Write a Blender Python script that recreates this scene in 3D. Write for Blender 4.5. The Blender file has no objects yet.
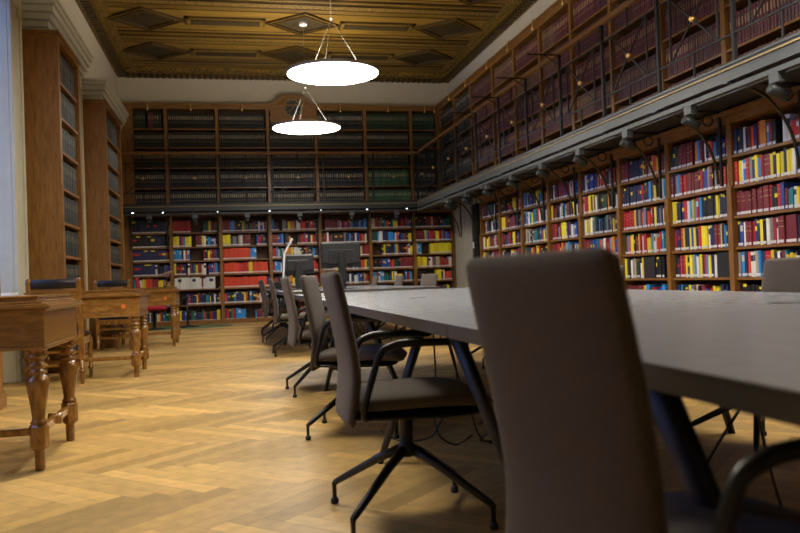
import bpy, math, random
from mathutils import Vector, Matrix
R_ = random.Random(7)
PI = math.pi
S = bpy.context.scene
COL = S.collection

# ------------------------------------------------------------------ camera
FPX = 782.96
YAW, PIT, ROL = 0.212365, 0.0131013, -0.0355529
CAMH = 0.88
def cam_axes():
    cy, sy = math.cos(YAW), math.sin(YAW)
    f = Vector((sy*math.cos(PIT), cy*math.cos(PIT), math.sin(PIT)))
    r0 = Vector((cy, -sy, 0)); u0 = r0.cross(f)
    return (math.cos(ROL)*r0+math.sin(ROL)*u0, -math.sin(ROL)*r0+math.cos(ROL)*u0, f)
CR, CU, CF = cam_axes()
cd = bpy.data.cameras.new('camera'); cam = bpy.data.objects.new('camera', cd); COL.objects.link(cam)
m = Matrix((CR, CU, -CF)).transposed().to_4x4(); m.translation = (0, 0, CAMH)
cam.matrix_world = m
cd.sensor_width = 36; cd.lens = FPX*36/800; cd.clip_start = 0.05
cd.dof.use_dof = True; cd.dof.focus_distance = 5.6; cd.dof.aperture_fstop = 3.8
S.camera = cam
def project(p):
    v = Vector(p)-Vector((0, 0, CAMH)); d = v.dot(CF)
    if d < .1: return None
    return (400+FPX*v.dot(CR)/d, 266.5-FPX*v.dot(CU)/d, d)

# ------------------------------------------------------------------ light
S.view_settings.view_transform = 'Standard'; S.view_settings.look = 'None'
S.view_settings.gamma = 1; S.view_settings.use_curve_mapping = False
S.view_settings.exposure = 1.45
LAMP_DOWN = 11
LAMP_UP = 8.5
w = bpy.data.worlds.new('evening_sky'); S.world = w; w.use_nodes = True
w.node_tree.nodes['Background'].inputs[0].default_value = (0.22, 0.38, 1.0, 1)
w.node_tree.nodes['Background'].inputs[1].default_value = 1.35

# ------------------------------------------------------------------ materials
def lin(c): return tuple(((x/12.92) if x <= .04045 else ((x+.055)/1.055)**2.4) for x in c)
def mat(name, c, rough=.5, metal=0, spec=.5, emit=None, es=0):
    M = bpy.data.materials.new(name); M.use_nodes = True
    b = M.node_tree.nodes['Principled BSDF']
    b.inputs['Base Color'].default_value = (*c, 1); b.inputs['Roughness'].default_value = rough
    b.inputs['Metallic'].default_value = metal; b.inputs['Specular IOR Level'].default_value = spec
    if emit: b.inputs['Emission Color'].default_value = (*emit, 1); b.inputs['Emission Strength'].default_value = es
    return M
def nodes(M): return M.node_tree.nodes, M.node_tree.links, M.node_tree.nodes['Principled BSDF']
def wood(name, c1, c2, scale=(2, 2, 2), rough=.35, dist=3.5, coat=0, space='Object'):
    """streaky grain: stretched noise between two tones"""
    M = mat(name, c1, rough); N, L, B = nodes(M)
    t = N.new('ShaderNodeTexCoord'); mp = N.new('ShaderNodeMapping'); mp.inputs['Scale'].default_value = scale
    L.new(t.outputs[space], mp.inputs[0])
    n = N.new('ShaderNodeTexNoise'); n.inputs['Scale'].default_value = 6; n.inputs['Detail'].default_value = 6
    n.inputs['Distortion'].default_value = dist*.2
    L.new(mp.outputs[0], n.inputs['Vector'])
    r = N.new('ShaderNodeValToRGB'); r.color_ramp.elements[0].position = .32; r.color_ramp.elements[1].position = .68
    r.color_ramp.elements[0].color = (*c1, 1); r.color_ramp.elements[1].color = (*c2, 1)
    L.new(n.outputs['Fac'], r.inputs[0]); L.new(r.outputs[0], B.inputs['Base Color'])
    bp = N.new('ShaderNodeBump'); bp.inputs['Strength'].default_value = .08; L.new(n.outputs['Fac'], bp.inputs['Height'])
    L.new(bp.outputs[0], B.inputs['Normal'])
    if coat: B.inputs['Coat Weight'].default_value = coat; B.inputs['Coat Roughness'].default_value = .15
    return M
def noisy(name, c1, c2, scale=40, rough=.8, bump=.2, sheen=0):
    M = mat(name, c1, rough, spec=.3); N, L, B = nodes(M)
    t = N.new('ShaderNodeTexCoord'); n = N.new('ShaderNodeTexNoise'); n.inputs['Scale'].default_value = scale; n.inputs['Detail'].default_value = 5
    L.new(t.outputs['Object'], n.inputs['Vector'])
    mx = N.new('ShaderNodeValToRGB'); mx.color_ramp.elements[0].position = .35; mx.color_ramp.elements[1].position = .65
    mx.color_ramp.elements[0].color = (*c1, 1); mx.color_ramp.elements[1].color = (*c2, 1)
    L.new(n.outputs['Fac'], mx.inputs[0]); L.new(mx.outputs[0], B.inputs['Base Color'])
    bp = N.new('ShaderNodeBump'); bp.inputs['Strength'].default_value = bump; bp.inputs['Distance'].default_value = .01
    L.new(n.outputs['Fac'], bp.inputs['Height']); L.new(bp.outputs[0], B.inputs['Normal'])
    if sheen: B.inputs['Sheen Weight'].default_value = sheen
    return M
def attr_mat(name, rough, grain=None, coat=0, spec=.5):
    M = mat(name, (.5, .5, .5), rough, spec=spec); N, L, B = nodes(M)
    a = N.new('ShaderNodeAttribute'); a.attribute_name = 'tone'
    src = a.outputs['Color']
    if grain:
        t = N.new('ShaderNodeTexCoord'); mp = N.new('ShaderNodeMapping'); mp.inputs['Scale'].default_value = grain
        L.new(t.outputs['Object'], mp.inputs[0])
        n = N.new('ShaderNodeTexNoise'); n.inputs['Scale'].default_value = 5; n.inputs['Detail'].default_value = 6
        L.new(mp.outputs[0], n.inputs['Vector'])
        mr = N.new('ShaderNodeMapRange'); mr.inputs['From Min'].default_value = .3; mr.inputs['From Max'].default_value = .7
        mr.inputs['To Min'].default_value = .85; mr.inputs['To Max'].default_value = 1.12
        L.new(n.outputs['Fac'], mr.inputs['Value'])
        mx = N.new('ShaderNodeMix'); mx.data_type = 'RGBA'; mx.blend_type = 'MULTIPLY'; mx.inputs['Factor'].default_value = 1
        L.new(src, mx.inputs[6]); L.new(mr.outputs[0], mx.inputs[7]); src = mx.outputs[2]
    L.new(src, B.inputs['Base Color'])
    if coat: B.inputs['Coat Weight'].default_value = coat
    return M
OAK1, OAK2 = (.170, .076, .016), (.300, .142, .033)
M_OAK = wood('oak_shelving', OAK1, OAK2, (6, 6, .8))
M_OAKH = wood('oak_board', OAK1, OAK2, (1.2, 1.2, 8))
M_OAKD = wood('oak_back_board', (.055, .022, .007), (.09, .038, .012), (5, 5, .8), .6)
M_RAIL = wood('oak_handrail', (.22, .11, .028), (.33, .17, .048), (1.5, 1.5, 6), .3)
M_DESK = wood('polished_walnut', (.16, .068, .012), (.32, .152, .032), (5, 5, 1.6), .2, coat=.5)
M_DESKH = wood('polished_desk_top', (.19, .086, .016), (.36, .178, .042), (1.5, 5, 5), .2, coat=.5)
M_FLOOR = attr_mat('oak_parquet', .48, (3, 3, 3), 0.0)
M_BOOK = attr_mat('book_cloth', .45)
M_WALL = noisy('cream_plaster', (.60, .52, .38), (.63, .55, .41), 6, .85, .05)
M_TRIM = noisy('painted_trim', (.44, .42, .32), (.47, .45, .34), 8, .5, .03)
M_BLACK = mat('black_iron', (.008, .008, .009), .6, .0)
M_GREY = noisy('grey_painted_steel', (.068, .076, .080), (.078, .087, .091), 3, .38, .01)
M_DGREY = mat('dark_grey_steel', (.026, .029, .032), .45, .3)
M_GOLD = mat('brass', (.80, .55, .18), .3, .8)
M_GILT = mat('gilt_strip', (.36, .26, .09), .5, .2)
M_FAB = noisy('taupe_fabric', (.072, .054, .041), (.097, .074, .057), 260, .9, .35, .15)
M_SEAT = noisy('seat_fabric', (.085, .066, .050), (.11, .086, .066), 260, .9, .35, .15)
M_FRAME = mat('black_powder_coat', (.010, .011, .013), .4)
M_TABLE = noisy('grey_laminate', (.215, .225, .25), (.23, .24, .265), 12, .26, .0)
M_EDGE = mat('table_edge_band', (.07, .063, .058), .45)
M_LEG = mat('dark_blue_black_steel', (.012, .014, .024), .5, .1)
M_LEATH = noisy('black_leather', (.012, .012, .014), (.02, .02, .024), 60, .35, .15)
M_RED = noisy('red_upholstery', (.36, .02, .035), (.44, .03, .05), 120, .85, .2)
M_PLAST = mat('black_plastic', (.016, .017, .02), .4)
M_PLAST2 = mat('grey_plastic', (.028, .03, .034), .35)
M_WHITE = mat('white_plastic', (.75, .75, .75), .4)
M_LABEL = mat('paper_label', (.72, .72, .72), .6)
M_DISC = mat('lit_diffuser', (.9, .9, .9), .5, emit=(1.0, .93, .80), es=LAMP_DOWN)
M_DISCU = mat('lit_top_diffuser', (.9, .9, .9), .5, emit=(1.0, .93, .80), es=LAMP_UP)
M_LED = mat('led_lens', (.8, .85, 1), .3, emit=(.75, .85, 1.0), es=2.5)
M_RIM = mat('lamp_rim', (.45, .46, .55), .35, .3)
M_WIRE = mat('steel_wire', (.35, .34, .32), .4, .3)
M_GREEN = noisy('green_rug_pile', (.10, .16, .07), (.14, .20, .10), 80, .95, .3)
M_ORANGE = mat('orange_sticker', (.75, .16, .02), .5)
M_GLASS = mat('window_glass', (1, 1, 1), .02); M_GLASS.node_tree.nodes['Principled BSDF'].inputs['Transmission Weight'].default_value = 1
M_GLASS.node_tree.nodes['Principled BSDF'].inputs['IOR'].default_value = 1.02
M_CLOCK = mat('clock_dial', (.035, .035, .03), .3)
# coffered ceiling wood: gilded brown boards with a fine carved pattern running across the room
def ceil_mat(name, c1, c2, c3):
    M = mat(name, c1, .42); N, L, B = nodes(M)
    t = N.new('ShaderNodeTexCoord'); mp = N.new('ShaderNodeMapping'); mp.inputs['Scale'].default_value = (.35, 9, 1)
    L.new(t.outputs['Object'], mp.inputs[0])
    n = N.new('ShaderNodeTexNoise'); n.inputs['Scale'].default_value = 2.2; n.inputs['Detail'].default_value = 7; n.inputs['Roughness'].default_value = .6
    L.new(mp.outputs[0], n.inputs['Vector'])
    r = N.new('ShaderNodeValToRGB'); e = r.color_ramp.elements
    e[0].position = .34; e[0].color = (*c1, 1); e[1].position = .66; e[1].color = (*c3, 1)
    x = e.new(.5); x.color = (*c2, 1)
    L.new(n.outputs['Fac'], r.inputs[0]); L.new(r.outputs[0], B.inputs['Base Color'])
    return M
M_CEIL = ceil_mat('gilded_ceiling_board', (.11, .056, .006), (.22, .120, .014), (.32, .182, .025))
M_CEILD = ceil_mat('dark_ceiling_moulding', (.035, .018, .003), (.06, .032, .005), (.10, .055, .009))
M_INLAY = noisy('dark_inlay_panel', (.018, .013, .006), (.07, .045, .014), 14, .5, .2)
M_CARVE = noisy('carved_gilt_band', (.06, .032, .006), (.30, .175, .03), 22, .45, .5)

# ------------------------------------------------------------------ mesh helpers
class MB:
    def __init__(s): s.v = []; s.f = []; s.c = []; s.sm = []
    def face(s, idx, c=None, smooth=False): s.f.append(idx); s.c.append(c); s.sm.append(smooth)
    def quad(s, a, b, c_, d, col=None):
        i = len(s.v); s.v += [a, b, c_, d]; s.face((i, i+1, i+2, i+3), col)
    def box(s, x0, x1, y0, y1, z0, z1, col=None):
        if x0 > x1: x0, x1 = x1, x0
        if y0 > y1: y0, y1 = y1, y0
        if z0 > z1: z0, z1 = z1, z0
        i = len(s.v)
        s.v += [(x0,y0,z0),(x1,y0,z0),(x1,y1,z0),(x0,y1,z0),(x0,y0,z1),(x1,y0,z1),(x1,y1,z1),(x0,y1,z1)]
        for q in ((0,3,2,1),(4,5,6,7),(0,1,5,4),(1,2,6,5),(2,3,7,6),(3,0,4,7)): s.face(tuple(i+k for k in q), col)
        return s
    def bar(s, a, b, w_, h_, up=(0, 0, 1)):
        """rectangular bar from a to b"""
        a = Vector(a); b = Vector(b); d = (b-a).normalized(); u = Vector(up)
        if abs(d.dot(u)) > .98: u = Vector((1, 0, 0))
        sd = d.cross(u).normalized(); u = sd.cross(d)
        i = len(s.v)
        for p in (a, b):
            for p1, q1 in ((-1,-1),(1,-1),(1,1),(-1,1)): s.v.append(tuple(p+sd*(p1*w_/2)+u*(q1*h_/2)))
        for q in ((0,3,2,1),(4,5,6,7),(0,1,5,4),(1,2,6,5),(2,3,7,6),(3,0,4,7)): s.face(tuple(i+k for k in q))
        return s
    def rings(s, rings, cap=True, smooth=True, close=True):
        n = len(rings[0]); i = len(s.v)
        for r in rings: s.v += [tuple(p) for p in r]
        for k in range(len(rings)-1):
            for j in range(n):
                j2 = (j+1) % n; s.face((i+k*n+j, i+k*n+j2, i+(k+1)*n+j2, i+(k+1)*n+j), None, smooth)
        if cap:
            s.face(tuple(i+j for j in reversed(range(n))), None, smooth)
            s.face(tuple(i+(len(rings)-1)*n+j for j in range(n)), None, smooth)
        return s
    def tube(s, pts, r, n=10, ry=None, up=(0, 0, 1)):
        """swept tube; r may be a list; ry = second half axis factor"""
        pts = [Vector(p) for p in pts]; rr = r if isinstance(r, (list, tuple)) else [r]*len(pts)
        out = []; side = None
        for k, p in enumerate(pts):
            d = (pts[min(k+1, len(pts)-1)]-pts[max(k-1, 0)]).normalized()
            if side is None:
                u = Vector(up)
                if abs(d.dot(u)) > .95: u = Vector((1, 0, 0)) if abs(d.x) < .9 else Vector((0, 1, 0))
                side = d.cross(u).normalized()
            else:
                side = (side-d*side.dot(d)).normalized()
            u2 = side.cross(d)
            out.append([p+side*math.cos(a)*rr[k]*(ry or 1)+u2*math.sin(a)*rr[k] for a in [2*PI*j/n for j in range(n)]])
        return s.rings(out)
    def lathe(s, prof, cx=0, cy=0, n=18, smooth=True, axis='z'):
        out = []
        for r, z in prof:
            if axis == 'z': out.append([Vector((cx+r*math.cos(2*PI*j/n), cy+r*math.sin(2*PI*j/n), z)) for j in range(n)])
        return s.rings(out, True, smooth)
    def prism(s, pts, fn, h0, h1, col=None):
        """extrude a polygon; fn(u,v,h) -> xyz"""
        i = len(s.v); n = len(pts)
        for h in (h0, h1): s.v += [fn(u, v, h) for u, v in pts]
        s.face(tuple(i+k for k in reversed(range(n))), col); s.face(tuple(i+n+k for k in range(n)), col)
        for k in range(n): s.face((i+k, i+(k+1) % n, i+n+(k+1) % n, i+n+k), col)
        return s
    def build(s, name, material, parent=None, loc=None, bevel=0, seg=2):
        me = bpy.data.meshes.new(name); me.from_pydata(s.v, [], s.f)
        if any(c is not None for c in s.c):
            a = me.color_attributes.new('tone', 'FLOAT_COLOR', 'CORNER'); k = 0; buf = []
            for f, c in zip(s.f, s.c): buf += list((*(c or (.5, .5, .5)), 1.0))*len(f)
            a.data.foreach_set('color', buf)
        me.polygons.foreach_set('use_smooth', s.sm)
        me.materials.append(material); me.validate()
        o = bpy.data.objects.new(name, me); COL.objects.link(o)
        if parent: o.parent = parent
        if loc: o.location = loc
        if bevel:
            b = o.modifiers.new('edge', 'BEVEL'); b.width = bevel; b.segments = seg; b.limit_method = 'ANGLE'; b.angle_limit = math.radians(40)
        return o
def tag(o, label, cat, group=None, kind=None):
    o['label'] = label; o['category'] = cat
    if group: o['group'] = group
    if kind: o['kind'] = kind
    return o
def struct(o): o['kind'] = 'structure'; return o
def empty(name, loc=(0, 0, 0), rz=0):
    o = bpy.data.objects.new(name, None); COL.objects.link(o); o.location = loc; o.rotation_euler.z = rz; o.empty_display_size = .1
    return o
def copy_tree(root, loc=None, rz=None):
    def cp(o, par):
        c = o.copy(); COL.objects.link(c)
        if par: c.parent = par
        for ch in [k for k in ALL_CH.get(o.name, [])]: cp(ch, c)
        return c
    ALL_CH = {}
    for o in COL.objects:
        if o.parent: ALL_CH.setdefault(o.parent.name, []).append(o)
    r = cp(root, None)
    if loc is not None: r.location = loc
    if rz is not None: r.rotation_euler.z = rz
    return r
def arc(c, r, a0, a1, n, fn):
    return [fn(c[0]+r*math.cos(a0+(a1-a0)*k/n), c[1]+r*math.sin(a0+(a1-a0)*k/n)) for k in range(n+1)]

# ------------------------------------------------------------------ room shell
XL, XR, YN, YB, ZC = -2.29, 5.2, -2.6, 17.9, 5.45
YF = 17.57            # front plane of the cases on the end wall
XF = 4.8              # front plane of the cases on the right wall
def floor():
    W, L = .095, .72
    b = MB(); c, s_ = math.cos(-PI/4), math.sin(-PI/4); rr = random.Random(3)
    b.box(XL-.3, XR+.2, YN-.2, YB+.2, -.12, -.004, (.05, .03, .012))
    def rect(u0, u1, v0, v1, hh):
        P = [(u*c-v*s_+1.5, u*s_+v*c+8) for u, v in ((u0, v0), (u1, v0), (u1, v1), (u0, v1))]
        mx = sum(p[0] for p in P)/4; my = sum(p[1] for p in P)/4
        if not (XL-.5 < mx < XR+.3 and YN-.3 < my < YB+.2): return
        t = rr.random()**1.2; k = .76+.40*t+(.13 if hh else -.13)  # one board direction lighter, the other darker: bands of reflected sheen put into colour
        col = (.50*k, .315*k, .105*k*(1-.12*rr.random()))
        b.quad(*[(max(XL-.28, min(XR+.18, p[0])), max(YN-.2, min(YB+.2, p[1])), 0) for p in P], col)
    g = .0008
    for i in range(-260, 260):
        for j in range(-22, 22):
            ox, oy = i*W+j*L, i*W-j*L
            if abs(ox*c-oy*s_) > 6.5 or abs(ox*s_+oy*c) > 13: continue
            rect(ox+g, ox+L-g, oy+g, oy+W-g, True)
            rect(ox+L+g, ox+L+W-g, oy+W-L+g, oy+W-g, False)
    struct(b.build('floor', M_FLOOR))
floor()
# side walls; the left one has window openings between the tall cases
WINS = [(2.9, 4.5), (6.95, 8.10), (10.30, 11.40), (14.05, 15.4)]
def wall_left():
    b = MB(); y = YN; x0, x1 = XL-.25, XL
    for a, c in WINS:
        b.box(x0, x1, y, a, 0, ZC+.3); b.box(x0, x1, a, c, 0, .78); b.box(x0, x1, a, c, 4.0, ZC+.3); y = c
    b.box(x0, x1, y, YB+.15, 0, ZC+.3)
    struct(b.build('wall_left', M_WALL))
    for n, (a, c) in enumerate(WINS):
        w_ = struct(empty('window_%d' % (n+1), (XL-.2, (a+c)/2, .78)))
        fr = MB(); hw = (c-a)/2; H = 3.22
        for y0, y1, z0, z1 in ((-hw, -hw+.07, 0, H), (hw-.07, hw, 0, H), (-hw, hw, 0, .08), (-hw, hw, H-.08, H), (-.03, .03, 0, H), (-hw, hw, 1.05, 1.10), (-hw, hw, 2.1, 2.17)):
            fr.box(-.03, .03, y0, y1, z0, z1)
        fr.build('window_frame', M_TRIM, w_)
        MB().box(-.006, .006, -hw+.07, hw-.07, .08, H-.08).build('window_pane', M_GLASS, w_)
        MB().box(-.02, .50, -hw+.0, hw, -.03, .0).build('window_sill', M_TRIM, w_, bevel=.008)
        # deep painted surround standing proud of the wall, with a moulded head
        t = MB()
        xs = -2.03
        ja, jb = (a-.42, a), (c, c+.42)
        for y0, y1 in (ja, jb):
            t.box(XL, xs, y0, y1, 0, 3.72); t.box(xs, xs+.02, y0+.06, y1-.06, .3, 3.6); t.box(xs, xs+.03, y0, y1, 0, .22)
            t.box(xs, xs+.035, y0, y0+.05, .22, 3.72); t.box(xs, xs+.035, y1-.05, y1, .22, 3.72)
        y0, y1 = a-.62, c+.42
        for z0, z1, x in ((3.72, 3.90, -2.0), (3.90, 3.98, -1.97), (3.98, 4.06, -1.93), (4.06, 4.14, -1.90), (4.14, 4.20, -1.87), (4.20, 4.24, -1.85)):
            e = (x+2.03)*1.0
            t.box(XL, x, y0-e, y1+e, z0, z1)
        struct(t.build('trim_%d' % (n+1), M_TRIM, bevel=.008))
wall_left()
struct(MB().box(XR, XR+.2, YN-.2, YB+.15, 0, ZC+.3).build('wall_right', M_WALL))
struct(MB().box(XL-.3, XR+.2, YB, YB+.2, 0, ZC+.3).build('wall_back', M_WALL))
struct(MB().box(XL-.3, XR+.2, YN-.2, YN, 0, ZC+.3).build('wall_front', M_WALL))
def ceiling():
    b = MB(); b.box(XL-.3, XR+.3, YN-.2, YB+.2, ZC+.10, ZC+.25)
    c = struct(b.build('ceiling', M_CEIL))
    def add(mb, name, mt): return mb.build(name, mt, c)
    z = ZC+.10
    xa, xb = XL+.42, XR-.42
    # stepped cornice round the room with dentils
    t = MB(); d = MB()
    for off, zz in ((.08, ZC), (.16, ZC+.02), (.24, ZC+.045), (.34, ZC+.07), (.42, ZC+.085)):
        for q in ((XL, XR, YB-off, YB), (XL, XR, YN, YN+off), (XL, XL+off, YN, YB), (XR-off, XR, YN, YB)):
            t.box(*q, zz, z+.02)
    x = XL+.2
    while x < XR-.2: d.box(x, x+.07, YB-.20, YB-.08, ZC-.035, ZC+.04); x += .125
    y = 2.0
    while y < YB-.2: d.box(XL+.08, XL+.20, y, y+.07, ZC-.035, ZC+.04); d.box(XR-.20, XR-.08, y, y+.07, ZC-.035, ZC+.04); y += .125
    for yy in (YB-.36, YB-.50): t.box(XL, XR, yy-.02, yy+.02, ZC+.03, ZC+.12)
    add(t, 'cornice', M_CARVE); add(d, 'dentil_row', M_CEILD)
    beams = MB(); fillet = MB(); inlay = MB(); carve = MB(); dark = MB()
    def diamond(mb, cx, cy, a, bb, t_, z0, z1):
        o = [(cx-a, cy), (cx, cy-bb), (cx+a, cy), (cx, cy+bb)]; k = 1-t_
        i_ = [(cx-a*k, cy), (cx, cy-bb*k), (cx+a*k, cy), (cx, cy+bb*k)]
        for q in range(4):
            r = (q+1) % 4
            mb.prism([o[q], o[r], i_[r], i_[q]], lambda u, v, h: (u, v, h), z0, z1)
    rows = [16.15-1.94*k for k in range(9)]
    for ry in rows:
        for cx in (-1.33, 1.41, 4.15):
            diamond(dark, cx, ry, .68, .62, .07, z-.035, z+.01)
            diamond(fillet, cx, ry, .62, .565, .10, z-.02, z+.01)
            diamond(dark, cx, ry, .56, .50, .10, z-.04, z+.01)
            inlay.prism([(cx-.50, ry), (cx, ry-.45), (cx+.50, ry), (cx, ry+.45)], lambda u, v, h: (u, v, h), z-.012, z+.01)
        for cx in (.04, 2.78):
            for k, (hx, hy, mb, zz) in enumerate(((.70, .20, dark, .03), (.66, .165, fillet, .04))):
                for q in ((cx-hx, cx+hx, ry-hy, ry-hy+.035), (cx-hx, cx+hx, ry+hy-.035, ry+hy), (cx-hx, cx-hx+.05, ry-hy, ry+hy), (cx+hx-.05, cx+hx, ry-hy, ry+hy)):
                    mb.box(*q, z-zz, z+.01)
            inlay.box(cx-.60, cx+.60, ry-.115, ry+.115, z-.05, z+.01)
        for s_ in (-1, 1):
            for o_, wd, mb, zz in ((.70, .03, dark, .03), (.76, .05, fillet, .035), (.82, .02, dark, .04)):
                yy = ry+s_*o_; mb.box(xa, xb, yy-wd/2, yy+wd/2, z-zz, z+.01)
        yy = ry-.97
        carve.box(xa, xb, yy-.085, yy+.085, z-.045, z+.01)
        dark.box(xa, xb, yy-.115, yy-.095, z-.05, z+.01); dark.box(xa, xb, yy+.095, yy+.115, z-.05, z+.01)
        for o_ in (-.35, .35): dark.box(xa, xb, ry+o_*1.55-.008, ry+o_*1.55+.008, z-.012, z+.01)
    add(fillet, 'raised_moulding', M_CEIL); add(dark, 'dark_moulding', M_CEILD); add(inlay, 'inlay_panel', M_INLAY); add(carve, 'carved_band', M_CARVE)
ceiling()
# painted pilaster and steel profile in the corner between the end wall cases and the right wall cases
t = MB(); t.box(5.10, 5.2, 15.95, 17.5, 0, 2.35); t.box(5.06, 5.12, 16.2, 17.3, .0, 2.35); t.box(5.04, 5.07, 16.55, 16.60, .1, 2.3)
struct(t.build('trim_6', M_TRIM, bevel=.006))
t = MB(); t.box(5.0, 5.2, 15.55, 15.85, 0, 2.35); t.box(4.97, 5.0, 15.62, 15.70, .1, 2.3)
struct(t.build('trim_7', M_DGREY, bevel=.005))
sw = MB(); sw.box(4.955, 4.97, 15.62, 15.70, 1.42, 1.55); tag(sw.build('light_switch', M_WHITE), 'small white light switch on the dark steel post in the corner', 'switch')
def door():
    d = struct(empty('door_1', (5.16, 15.1, 0)))
    p = MB(); p.box(0, .04, -.42, .44, 0, 2.2)
    for z0, z1 in ((.2, .95), (1.1, 2.05)): p.box(-.012, 0, -.32, .34, z0, z1)
    p.build('door_leaf', M_DGREY, d, bevel=.004)
    h = MB(); h.tube([(0, .36, 1.05), (-.05, .36, 1.05), (-.05, .26, 1.05)], .009); h.build('door_handle', M_WIRE, d)
door()

# ------------------------------------------------------------------ books
PAL = {'Y': (.80, .66, .02), 'y': (.62, .47, .03), 'R': (.38, .012, .016), 'r': (.50, .02, .02), 'M': (.155, .016, .022), 'm': (.20, .022, .03),
       'N': (.012, .018, .055), 'n': (.018, .026, .10), 'B': (.025, .065, .32), 'b': (.02, .24, .62), 'K': (.008, .008, .010), 'k': (.015, .015, .016),
       'W': (.62, .62, .60), 'w': (.70, .70, .68), 'G': (.012, .06, .035), 'g': (.02, .14, .07), 'O': (.62, .055, .018), 'o': (.60, .22, .02),
       'c': (.45, .36, .20), 's': (.22, .22, .22), 't': (.02, .20, .25)}
CN = {'Y': 'yellow', 'y': 'ochre yellow', 'R': 'crimson', 'r': 'bright red', 'M': 'burgundy', 'm': 'wine red', 'N': 'dark navy', 'n': 'navy blue', 'B': 'royal blue', 'b': 'sky blue',
      'K': 'black', 'k': 'charcoal', 'W': 'off-white', 'w': 'white', 'G': 'dark green', 'g': 'green', 'O': 'orange red', 'o': 'amber', 'c': 'cream', 's': 'grey', 't': 'teal'}
MIXP = 'YYynnnNNNrrRRmmMMkkKKwwWbbBBcsogtOG'
def jit(c, r, a=.12): k = 1.15+r.uniform(-a, a); return tuple(min(.95, x*k) for x in c)
class Rec: pass
LOOSE = []; BOUND = []
def expand(spec, length, r):
    """spec string -> list of (colour or None for a gap, thickness, height, group-run id)"""
    out = []; x = 0; toks = spec.split(); ti = 0; run = 0
    while x < length-.012:
        tk = toks[ti] if ti < len(toks) else '~'
        run += 1
        if tk[0] == '_':
            g = float(tk[1:] or 20)/100; out.append((None, g, 0, run)); x += g; ti += 1; continue
        if tk[0] == '~':
            n = 1
            if ti < len(toks) and len(tk) > 1:
                rest = int(tk[1:]);
                toks[ti] = '~%d' % (rest-1) if rest > 1 else '~'
                if rest <= 1: ti += 1
            c = r.choice(MIXP)
            n = r.choice((1, 1, 1, 1, 2, 2, 3))
            th0 = r.uniform(.014, .044); h0 = r.uniform(.175, .248)
            for k in range(n):
                th = th0 if n > 1 else th0; out.append((c, th, h0, run)); x += th
            continue
        c = tk[0]; th0 = {'t': .075, 'f': .055}.get(tk[-1], .042); num = tk[1:].rstrip('tf'); n = int(num) if num else 1
        h0 = .262 if tk[-1] == 't' else r.uniform(.225, .25)
        for k in range(n): out.append((c, th0*(1+r.uniform(-.06, .06)), h0, run)); x += th0
        ti += 1
    while x > length-.008 and out: x -= out.pop()[1]
    return out
def shelf_books(origin, ax, nrm, length, clear, spec, dest, meta, r, maxd=.2, hs=1.0, gilt=False, lean=True):
    """origin = left end of the shelf front edge; ax = unit vector along the shelf to the viewer's right; nrm = outward normal"""
    x = .006; items = expand(spec, length, r); recs = []
    for c, th, h, run in items:
        if c is None: x += th; continue
        q = Rec(); q.c = c; q.th = th; q.h = min(clear-.02, h*hs*(1+(r.uniform(-.05, .05) if not gilt else 0))); q.d = maxd*r.uniform(.8, 1)
        off = -.02-r.uniform(0, .02) if not gilt else -.03-r.uniform(0, .006)
        q.pos = origin+ax*(x+th/2)+nrm*off; q.ax = ax; q.n = nrm; q.run = run; q.gilt = gilt; q.meta = meta
        q.col = jit(PAL[c], r, .17 if not gilt else .22); q.seed = r.random(); q.x = x; recs.append(q); x += th
    for i, q in enumerate(recs):
        q.i = i+1; q.n_in = len(recs); q.left = recs[i-1] if i else None; q.right = recs[i+1] if i+1 < len(recs) else None
        q.key = tuple(meta)
    dest += recs
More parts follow.
